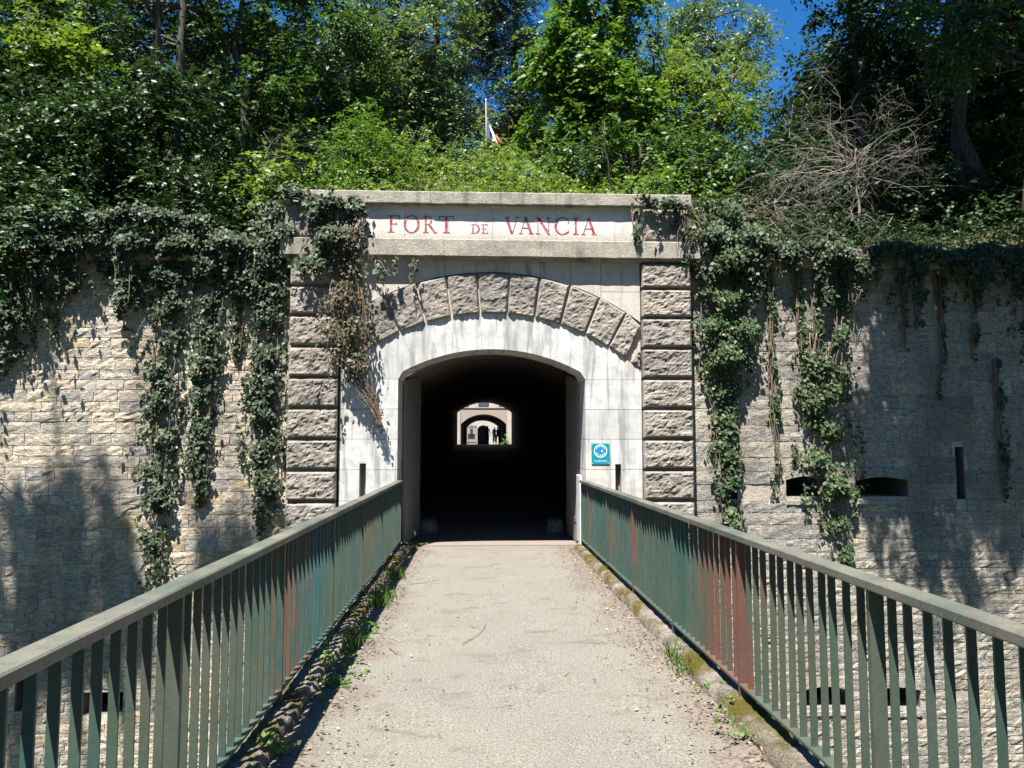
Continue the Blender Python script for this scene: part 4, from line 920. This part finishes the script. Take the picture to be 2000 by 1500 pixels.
T('tree', 'tall dark bluish tree behind the flagpole', 'tree', 975, 25, [pb(975, 40, 25, 75, 90), pb(1010, 130, 25, 60, 70), pb(945, 100, 25.4, 40, 60), pb(985, 215, 24, 60, 45), pb(990, -60, 25, 90, 70)], 'blue', tr=.18, leaf=.10, dens=10, aspect=.2, group=TB)
T('tree', 'bright green tree right of the flagpole', 'tree', 1150, 16.5, [pb(1130, 110, 16.5, 105, 95), pb(1195, 215, 16.2, 95, 80), pb(1090, 235, 16.5, 75, 70), pb(1175, 10, 16.8, 95, 80), pb(1060, 120, 16.8, 45, 50), pb(1190, -70, 16.8, 90, 50)], 'bright', tr=.13, leaf=.12, dens=8, aspect=.33, droop=.5, group=TB)
T('tree', 'yellow green feathery tree between the bright tree and the bare shrub', 'tree', 1340, 17.5, [pb(1320, 200, 17.5, 95, 80), pb(1400, 245, 17.2, 80, 85), pb(1275, 120, 18.2, 70, 60), pb(1440, 190, 17.8, 50, 60), pb(1290, 275, 17, 80, 60)], 'yellow', top=130, tr=.09, leaf=.085, dens=9, stems=3, group=TB)
T('tree', 'pale distant tree standing against the patch of blue sky', 'tree', 1400, 33, [pb(1400, 55, 33, 100, 70), pb(1330, 60, 33, 60, 60), pb(1460, 80, 32.5, 50, 45), pb(1390, 140, 32, 110, 50)], 'grey', top=40, tr=.2, leaf=.13, dens=3.2, per=96, clump=.7, group=TB)
T('tree', 'dark tree with a slim straight trunk left of the right corner', 'tree', 1682, 15.5, [pb(1640, 90, 15.5, 75, 90), pb(1720, 40, 15.6, 90, 75), pb(1600, 200, 16, 70, 70), pb(1740, 170, 16, 80, 70), pb(1660, -70, 15.5, 120, 60), pb(1700, 300, 15.8, 110, 60)], 'dark', tr=.12, leaf=.10, dens=7.5, group=TB)
T('tree', 'dark tree filling the top right corner with two crooked trunks', 'tree', 1890, 14.5, [pb(1850, 60, 14.6, 95, 85), pb(1950, 100, 14.8, 85, 110), pb(1860, 200, 15.6, 90, 80), pb(1970, 250, 15.2, 80, 80), pb(1890, 330, 16.2, 100, 50), pb(1900, -80, 14.5, 140, 70)], 'dark', tr=.15, leaf=.10, dens=7, stems=2, group=TB)
T('tree', 'tree with hanging bright fronds in front of the dark right corner trees', 'tree', 1990, 13.2, [pb(1800, 30, 12.9, 80, 45), pb(1890, 70, 12.8, 60, 60), pb(1960, 40, 13, 60, 60), pb(1840, 120, 12.9, 40, 40)], 'mid', tr=.10, leaf=.085, dens=8, droop=.8, aspect=.26, group=TB)
T('tree', 'tree with an ivy clad trunk left of the grey green tree', 'tree', 500, 16, [pb(600, 60, 16.4, 110, 85), pb(560, 190, 16.8, 80, 80), pb(640, 240, 16.4, 75, 75), pb(690, 150, 17, 60, 90), pb(440, 40, 16, 80, 50), pb(560, -70, 16.2, 170, 60), pb(620, 320, 16.6, 70, 40), pb(470, 300, 16, 40, 90), pb(520, 180, 15.9, 40, 60)], 'mid', tr=.12, leaf=.09, dens=7.5, group=TB)
T('tree', 'tree with a slim trunk above the big glossy shrub', 'tree', 322, 15.5, [pb(250, 50, 15.8, 95, 65), pb(370, 70, 16, 70, 70), pb(320, -60, 15.6, 150, 55), pb(420, 190, 17, 60, 80)], 'dark', tr=.13, leaf=.09, dens=7, group=TB)
T('tree', 'light green tree in the top left corner', 'tree', 60, 16.5, [pb(60, 40, 16.5, 110, 65), pb(160, 30, 16.8, 70, 55), pb(-60, 120, 16.5, 90, 90), pb(60, -60, 16.6, 140, 50)], 'mid', tr=.13, leaf=.085, dens=7, group=TB)
T('bush', 'yellow green maple bush catching the sun at the upper left', 'bush', 90, 14.6, [pb(95, 105, 14.4, 80, 42), pb(30, 120, 14.6, 55, 45), pb(150, 130, 14.3, 45, 30)], 'yellow', top=100, tr=.05, leaf=.11, dens=8, aspect=.42, droop=.25, clump=.6, group='bushes on the earth bank')
T('bush', 'big glossy dark shrub overhanging the left wall', 'bush', 230, 13.4, [pb(90, 240, 13.2, 110, 70), pb(230, 280, 13.0, 120, 95), pb(330, 215, 13.4, 85, 75), pb(150, 370, 12.8, 130, 80), pb(330, 380, 12.9, 85, 70), pb(40, 420, 12.5, 95, 60), pb(250, 440, 12.6, 90, 45), pb(20, 330, 13, 80, 80), pb(40, 460, 11.7, 90, 42, .4), pb(170, 450, 11.85, 80, 36, .35), pb(300, 450, 12.0, 70, 32, .35), pb(-10, 530, 11.5, 50, 40, .35)], 'laurel', top=200, tr=.06, leaf=.085, dens=13, stems=4, branches=60, group='bushes on the earth bank')
T('bush', 'small fresh green sapling beside the ivy clad trunk', 'bush', 545, 13.3, [pb(545, 320, 13.3, 32, 38), pb(520, 350, 13.2, 25, 25)], 'yellow', top=300, tr=.02, leaf=.10, dens=12, branches=8, group='bushes on the earth bank')
T('bush', 'light feathery bush right above the left half of the coping', 'bush', 720, 14.6, [pb(720, 285, 14.8, 60, 60), pb(680, 335, 14.2, 45, 38), pb(770, 320, 14.6, 60, 45), pb(640, 340, 14.2, 40, 38)], 'bright', top=250, tr=.03, leaf=.07, dens=14, aspect=.25, stems=3, group='bushes on the earth bank')
T('bush', 'dark leafy bush between the bright tree and the right coping', 'bush', 1230, 14.6, [pb(1230, 300, 15, 90, 45), pb(1130, 300, 15.2, 60, 40), pb(1330, 310, 15, 80, 55), pb(1400, 330, 14.8, 60, 55)], 'mid', top=260, tr=.03, leaf=.09, dens=9, stems=4, branches=50, group='bushes on the earth bank')
T('bush', 'small sunlit bush at the right end of the coping', 'bush', 1275, 12.7, [pb(1265, 360, 12.6, 36, 22), pb(1310, 368, 12.6, 25, 14), pb(1380, 385, 12.5, 26, 22)], 'bright', top=340, tr=.02, leaf=.065, dens=20, branches=12, group='bushes on the earth bank')
T('bush', 'dark bush under the bare grey shrub on the right wall', 'bush', 1600, 14.2, [pb(1520, 330, 14.2, 80, 70), pb(1620, 360, 13.9, 90, 60), pb(1740, 370, 13.9, 100, 60), pb(1860, 400, 13.9, 90, 55), pb(1970, 380, 13.9, 70, 70), pb(1560, 230, 15, 60, 60)], 'dark', top=250, tr=.04, leaf=.08, dens=9, stems=4, branches=40, group='bushes on the earth bank')
T('bush', 'dark bush between the glossy shrub and the left end of the coping', 'bush', 470, 14.4, [pb(450, 380, 14, 60, 40), pb(560, 380, 14.2, 70, 35), pb(600, 290, 15.6, 50, 50)], 'dark', top=300, tr=.03, leaf=.08, dens=9, stems=3, group='bushes on the earth bank')
for pxx, Yk, bl, lab in ((150, 23, [pb(60, 150, 23, 120, 120), pb(240, 170, 23, 130, 110), pb(150, 30, 24, 160, 90)], 'dark tree at the back above the glossy shrub'),
                    (440, 23, [pb(420, 170, 23, 110, 130), pb(560, 120, 24, 100, 120), pb(430, 300, 22, 110, 70)], 'dark tree at the back seen between the two left trunks'),
                    (760, 26, [pb(700, 150, 26, 110, 120), pb(840, 180, 27, 90, 110), pb(770, 290, 25, 120, 60)], 'dark tree at the back behind the grey green tree'),
                    (1180, 25, [pb(1150, 180, 25, 110, 110), pb(1260, 240, 25, 100, 80), pb(1080, 260, 24, 70, 60)], 'dark tree at the back behind the bright tree'),
                    (1700, 22, [pb(1640, 180, 22, 70, 120), pb(1780, 140, 22, 120, 130), pb(1560, 280, 22, 90, 60), pb(1720, 310, 21, 150, 70)], 'dark tree at the back behind the bare shrub'),
                    (300, 28, [pb(120, 250, 28, 130, 110), pb(330, 260, 28, 130, 110), pb(520, 260, 28, 120, 100), pb(700, 280, 28, 120, 90), pb(980, 260, 28, 90, 60), pb(940, 60, 28, 50, 60)], 'farthest dark tree filling the gaps at the back left'),
                    (1800, 27, [pb(1620, 250, 27, 90, 110), pb(1780, 240, 27, 120, 130), pb(1950, 240, 27, 120, 130)], 'farthest dark tree filling the gaps at the back right'),
                    (1930, 21, [pb(1930, 120, 21, 120, 130), pb(1950, 300, 20, 120, 80)], 'dark tree at the back behind the two crooked trunks')):
    T('tree', lab, 'tree', pxx, Yk, bl, 'dark', tr=.17, leaf=.17, dens=3.2, per=96, clump=.7, shell=.2, group=TB)
for x_, y_, lab in ((13.0, 14.5, 'leafy tree on the bank beyond the right end of the photographed wall'), (-12.0, 14.5, 'leafy tree on the bank beyond the left end of the photographed wall')):
    plant('tree', lab, 'tree', (x_, y_, bank_z(x_, y_) - .1), (x_, y_, 13.5), [(x_, y_, 10.5, 2.2, 1.8, 2.2), (x_ + 1.6, y_ + .5, 8.2, 1.8, 1.5, 1.6), (x_ - 1.4, y_ + .5, 8.0, 1.6, 1.4, 1.5), (x_, y_ - .8, 6.4, 2.4, 1.2, 1.0)], L['mid'], leaf=.11, dens=5, tr=.15, group=TB)
# bare shrub
bs = empty('bare_shrub', on_bank(1680, 13.0), label='leafless grey shrub with tangled dead branches above the right wall', cat='shrub')
b_ = MB(); root = Vector(P(1675, 440, 12.9)); crown = Vector(P(1672, 290, 12.9))
pts, rad = limb(root, crown, .028, .012, .05, 8); b_.tube(pts, rad, 6); b_.build('trunk', M['dead'], bs, True)
tw = MB()
def dead(a, d, ln, r, lvl):
    pts = [Vector(a)]; d = d.normalized()
    for _ in range(5):
        d = (d + Vector((random.gauss(0, .22), random.gauss(0, .22), random.gauss(-.07, .2)))).normalized(); pts.append(pts[-1] + d * ln / 5)
    tw.tube(pts, [max(.0012, r * (1 - .85 * i / 5)) for i in range(6)], 3)
    if lvl > 0:
        for k in range(random.randint(2, 4)):
            i = random.randint(1, 5); nd = (d + Vector((random.gauss(0, .8), random.gauss(0, .7), random.gauss(0, .6)))); dead(pts[i], nd, ln * random.uniform(.4, .7), r * .55, lvl - 1)
for k in range(26):
    a = random.uniform(0, 2 * math.pi); st_ = root.lerp(crown, random.uniform(.55, 1.0)); dead(st_, Vector((math.cos(a) - .35, math.sin(a) * .5 - .15, random.uniform(-.35, .9))), random.uniform(.9, 1.8), .0075, 3)
for k in range(30): st_ = Vector(P(random.uniform(1420, 1760), random.uniform(370, 450), 11.9)); dead(st_, Vector((random.uniform(-1, 1), -.3, random.uniform(-.8, .6))), random.uniform(.7, 1.4), .006, 2)
tag(tw.build('branch', M['dead'], bs, True), kind='stuff')
# trailing bare stems on the left
ds = empty('dry_stem', P(0, 930, WY - .1), label='thin dry stem sagging across the lower left wall', cat='vine')
b_ = MB(); b_.tube([P(x, y, WY - .14) for x, y in ((-20, 925), (20, 960), (60, 985), (110, 1000), (160, 997), (200, 985), (240, 955), (280, 940))], [.008] * 8, 5); b_.build('stem', M['dead'], ds, True)
# trees outside the frame whose shade falls on the walls and bank
def near_t(px, py, r_): return (8.95 + r_ - P(px, py, WY).z) / 1.252 + .35
def shade_blob(px, py, tt, r_, yw=WY): q = P(px, py, yw) - SUN_D * tt; return (q.x, q.y, q.z, r_, r_ * .8, r_ * 1.05)
sb = [shade_blob(a[0], a[1], near_t(a[0], a[1], a[3]), a[3]) for a in ((1770, 620, 8, .42), (1790, 680, 8, .4), (1870, 680, 8, .5), (1890, 920, 8, .34), (1770, 800, 8, .42), (1850, 790, 8, .4), (1745, 900, 8, .34), (1960, 700, 8, .5), (1760, 560, 8, .25), (1850, 600, 8, .62), (1960, 640, 8, .75), (1740, 720, 8.3, .36), (1825, 750, 8.3, .5), (1930, 780, 8.3, .65), (2040, 760, 8.3, .7), (1720, 850, 8.6, .36), (1800, 870, 8.6, .4), (1880, 840, 8.6, .42), (1990, 900, 8.6, .45), (1720, 940, 9, .36), (1810, 960, 9, .4), (1960, 1010, 9, .36), (1800, 1060, 9.3, .28), (1880, 1110, 9.4, .3), (1990, 1100, 9.4, .26), (2100, 900, 9, .9), (2060, 560, 8, .9))]
sb += [shade_blob(*a, yw=14.0) for a in ((1700, 420, 7, .6), (1800, 400, 7, .8), (1900, 380, 7, .8), (2000, 400, 7, .8), (1780, 280, 7, .7), (1900, 260, 7, .8), (2000, 250, 7, .8), (1940, 130, 7, .7))]  # further crown blobs added so their shade darkens the right bank
sb += [shade_blob(*a, yw=15.0) for a in ((1690, 330, 8, .8), (1800, 200, 7.5, .9), (1900, 180, 7.5, .9), (2000, 160, 7.5, .9), (1720, 180, 7.5, .7), (1850, 320, 8, .9), (1980, 330, 8, .9), (2080, 300, 8, .9))]
plant('tree', 'tall tree on the right bank leaning out over the moat and shading the right wall', 'tree', (11.2, 13.2, 4.9), (7.2, 9.6, 11.0), sb, L['mid'], leaf=.085, per=72, dens=11, tr=.14, clump=.34, shell=.15, branches=0, lean_pts=[(11.0, 12.8, 7.6), (9.8, 11.2, 9.8)], group=None)
sb = [shade_blob(*a) for a in ((150, 985, 16, .26), (60, 1030, 16.2, .34), (225, 1000, 16, .2), (120, 1080, 16.4, .42), (30, 1090, 16.4, .38), (190, 1110, 16.4, .26), (70, 1180, 17, .45), (150, 1200, 17, .40), (240, 1170, 17, .26), (110, 1280, 17.4, .5), (20, 1280, 17.4, .5), (230, 1290, 17.4, .4), (410, 1060, 16.4, .22), (500, 1085, 16.4, .22), (455, 1120, 16.8, .2))]
gap_ = [shade_blob(*a, yw=15.0) for a in ((430, 210, 8, .75), (450, 300, 8, .75), (420, 370, 7.5, .7), (480, 380, 7.5, .6), (380, 300, 8, .5), (60, 380, 7, .7), (-20, 330, 7, .8), (330, 420, 7, .5))]  # high crown out of view, added to darken the gap below
tb = P(82, 680, WY) - SUN_D * 14.8
plant('tree', 'tall slender tree standing in the moat left of the bridge', 'tree', (tb.x - .2, tb.y - .3, -4.3), (tb.x, tb.y, tb.z + 1.0), sb, L['mid'], leaf=.11, per=60, dens=5.5, tr=.13, clump=.26, shell=.1, branches=0)

plant('tree', 'slim tall tree added with a high crown to shade the gap between the left trunks', 'tree', (-5.6, 13.6, 5.2), (-5.6, 12.4, 15.5), gap_, L['mid'], leaf=.10, per=72, dens=7, tr=.07, clump=.36, shell=.2, branches=10, lean_pts=[(-5.7, 13.4, 9.0)], group=TB)
n = 13000; wx = rng.uniform(-34, 34, n); wy = -rng.uniform(6.5, 16, n); wz = 20 * rng.random(n) ** .8 * (.85 + .25 * np.sin(wx * .6)) + .3  # wood out of view, added to hold sky fill off the walls
keep = ~((np.abs(wx - .2) < 2.6) & (wz < 4.5)); p = np.stack([wx, wy, wz], 1)[keep]; n = len(p)
o = link('sky_block_wood', leaf_mesh('sky_block_wood', p, rng.normal(size=(n, 3)), rng.normal(size=(n, 3)) + np.array([0, .8, .4]), rng.uniform(.5, 1.0, n), rng.uniform(.18, .32, n), L['dark']))
tag(o, 'unseen wood added behind the bridge to block sky light', 'sky_block_wood', kind='stuff')
n = 7000; p = np.stack([rng.uniform(-16, 18, n), rng.uniform(-2, 11.2, n), -4.3 + .5 * rng.random(n) ** 1.4], 1)  # scrub out of view, added to lower light bounced up from the moat
o = link('undergrowth', leaf_mesh('undergrowth', p, rng.normal(size=(n, 3)), rng.normal(size=(n, 3)) * .5 + np.array([0, 0, 1.0]), rng.uniform(.2, .4, n), rng.uniform(.06, .12, n), L['mid']))
tag(o, 'unseen green scrub added on the moat floor to cut bounced light', 'undergrowth', kind='stuff')
MB().box(-60, LX - .3, -3.2, -2.2, -4.3, -.1).build('counterscarp_wall', M['wall_grey']); tag(bpy.data.objects['counterscarp_wall'], 'low near wall of the moat left of the bridge', 'wall')
MB().box(RX + .3, 60, -3.2, -2.2, -4.3, -.1).build('counterscarp_wall', M['wall_grey']); tag(bpy.data.objects['counterscarp_wall.001'], 'low near wall of the moat right of the bridge', 'wall')
MB().add([(-60, -60, -.06), (60, -60, -.06), (60, -2.9, -.06), (-60, -2.9, -.06)], [(0, 1, 2, 3)]).build('near_bank', M['soil']); tag(bpy.data.objects['near_bank'], kind='structure')

# flagpole and flag
fp = empty('flagpole', P(950, 300, 17.6), label='slim white flagpole rising from the bank above the gateway', cat='flagpole')
a = P(949, 196, 17.6); b = P(951, 372, 17.6); MB().tube([b, a], [.022, .014], 8).build('pole', flat('dull_pole_paint', (.22, .21, .20), .7), fp, True)
MB().tube([a + Vector((0, 0, -.01)), a + Vector((0, 0, .05))], [.022, .008], 8).build('finial', M['steel'], fp)
fg = empty('flag', P(952, 225, 17.56), label='limp blue white and red flag hanging from the flagpole', cat='flag')
def strip(c0, m, name):
    V = []; F = []
    for i in range(9):
        s = i / 8
        for j in range(4):
            u = j / 3; top = [P(950.5 + (c0 + u * .33) * 9, 224 + (c0 + u * .33) * 34, 17.56), P(951 + (c0 + u * .33) * 34, 270 + (c0 + u * .33) * 14, 17.53)]
            q = top[0].lerp(top[1], s); V.append((q.x + .02 * math.sin(u * 9 + s * 4), q.y - .06 * math.sin((c0 + u * .33) * 16) * (.4 + s), q.z))
    for i in range(8):
        for j in range(3): k = i * 4 + j; F.append((k, k + 1, k + 5, k + 4))
    MB().add(V, F).build(name, m, fg, True)
strip(0, M['flagblue'], 'blue_stripe'); strip(.33, M['flagwhite'], 'white_stripe'); strip(.66, M['flagred'], 'red_stripe')

# weeds, grass, litter on the path
def tuft(px, py, label, kind, size, n=60):
    q = G(px, py, .03); o = None
    if kind == 'grass':
        p = np.array([q.x, q.y, .02]) + rng.normal(size=(n, 3)) * np.array([.05, .09, 0]) * size; ax = np.stack([rng.normal(0, .45, n), rng.normal(0, .45, n), np.ones(n)], 1)
        ln = .13 * size * rng.uniform(.5, 1.2, n); wd = np.full(n, .004 * size ** .5); me = leaf_mesh('blades', p, ax, rng.normal(size=(n, 3)), ln, wd, L['bright'], .1, .35, .12)
    else:
        size *= .8
        c_ = np.array([q.x, q.y, .05]) + rng.normal(size=(max(3, n // 9), 3)) * np.array([.06, .10, .03]) * size; a_ = clump_leaves(c_, np.full(len(c_), .09 * size), 18, .030 * size ** .5, None, .1, .4, pinn=6)
        a_[1][:, 2] += .5; a_[0][:, 2] = np.maximum(a_[0][:, 2], .015); me = leaf_mesh('leaves', *a_, L['bright'])
    o = empty('weed' if kind != 'grass' else 'grass_tuft', (q.x, q.y, .02)); tag(link('foliage', me, o), kind='stuff'); tag(o, label, 'weed' if kind != 'grass' else 'grass tuft', 'weeds along the kerbs')
for i, (px, py, lab, k, s, n) in enumerate((
  (790, 1072, 'tall leafy weed at the far end of the left kerb by the gateway', 'leafy', 1.8, 90), (778, 1100, 'leafy weed just in front of the tall weed on the left kerb', 'leafy', 1.3, 70),
  (768, 1130, 'grass tuft on the left kerb nearest the gateway', 'grass', 1.3, 110), (752, 1160, 'broad weed clump on the left kerb behind the long grass', 'leafy', 1.3, 90),
  (735, 1180, 'long bright grass tuft midway along the left kerb', 'grass', 1.5, 150), (715, 1215, 'weed clump in front of the long grass on the left kerb', 'leafy', 1.2, 80),
  (702, 1240, 'bright round leafed weed creeping onto the path from the left kerb', 'leafy', 1.3, 110), (680, 1268, 'grass tuft at the left kerb beside the creeping weed', 'grass', 1.2, 90),
  (655, 1310, 'spreading pale weed nearest the railing shadow on the left', 'leafy', 1.4, 130), (636, 1335, 'weed clump half in the railing shadow on the left', 'leafy', 1.1, 90),
  (596, 1372, 'small dark weed in the railing shadow', 'leafy', .8, 40), (525, 1480, 'low weed at the lower left corner of the path', 'leafy', 1.2, 90),
  (1318, 1285, 'upright grass tuft at the right kerb', 'grass', 1.1, 80), (1345, 1312, 'shorter grass tuft beside the upright tuft on the right', 'grass', 1.1, 70),
  (1386, 1352, 'tiny weed on the right kerb below the grass tufts', 'leafy', .8, 50), (1428, 1392, 'small bright leafed weed on the right kerb', 'leafy', .9, 60), (1458, 1440, 'fine weed nearest the camera on the right kerb', 'leafy', .9, 70))):
    tuft(px, py, lab, k, s, n)
n = 5200; side = rng.random(n) < .5; e = rng.gamma(1.6, .11, n); lx = np.where(side, LX + .10 + e, RX - .10 - e); ly = rng.uniform(2.5, 12.1, n); lz = .012 + .09 * np.maximum(0, np.abs(lx - .22) - .95) + .004
k_ = 170; lx[:k_] = rng.uniform(-.8, 1.2, k_); ly[:k_] = 2.8 + 9 * rng.random(k_); lz[:k_] = .016
p = np.stack([lx, ly, lz], 1); ax = np.stack([rng.normal(size=n), rng.normal(size=n), rng.normal(0, .12, n)], 1); ln = rng.uniform(.008, .034, n)
t = NT('dry_leaf_litter'); k = t.attr('tint'); M['litter'] = t.done(t.cramp(k, [(0, (.05, .038, .028)), (.5, (.12, .088, .062)), (.85, (.22, .17, .125)), (1, (.32, .27, .21))]), .9, None, .15)
lt = link('leaf_litter', leaf_mesh('leaf_litter', p, ax, np.array([0, 0, 1.0]) + rng.normal(size=(n, 3)) * .35, ln, ln * rng.uniform(.1, .4, n), M['litter'], .3)); tag(lt, 'brown leaf and twig litter lying along both edges of the path', 'leaf litter', kind='stuff')
def twig(pts, r_, label):
    w_ = [G(x, y, .014) for x, y in pts]; b = MB().tube(w_, [r_ * (1 - .6 * i / (len(w_) - 1)) for i in range(len(w_))], 5).build('twig', M['vine'], None, True); tag(b, label, 'twig', 'twigs on the path')
twig([(903, 1257), (920, 1248), (935, 1238), (945, 1228), (948, 1218)], .004, 'curved dark twig lying in the middle of the path')
twig([(919, 1222), (928, 1226), (937, 1227)], .003, 'tiny twig just above the curved twig on the path'); twig([(800, 1141), (830, 1138), (858, 1132)], .004, 'straight twig on the path near the left kerb')
twig([(760, 1265), (775, 1275), (790, 1280)], .004, 'short twig left of the curved twig'); twig([(1103, 1320), (1110, 1314), (1117, 1312)], .003, 'short twig on the right half of the path')
q = G(1491, 1473, .03); bl = link('fallen_leaf', leaf_mesh('fallen_leaf', np.array([[q.x, q.y, .035]]), np.array([[.6, .7, .15]]), np.array([[0, -.2, 1.0]]), np.array([.075]), np.array([.028]), flat('dry_orange_leaf', (.34, .17, .08), .7), .35)); tag(bl, 'orange brown dead leaf by the right kerb', 'leaf')
for pxp, Yp, rr, lab in ((992, 63.5, .62, 'green bush at the foot of the courtyard building in the tunnel opening'),):
    x = P(pxp, 850, Yp).x; plant('bush', lab, 'bush', (x, Yp, 1.6), (x, Yp, 2.2), [(x + .1, Yp, 1.85, .5, .4, .3)], L['bright'], leaf=.12, per=40, dens=10, tr=.03, branches=6)
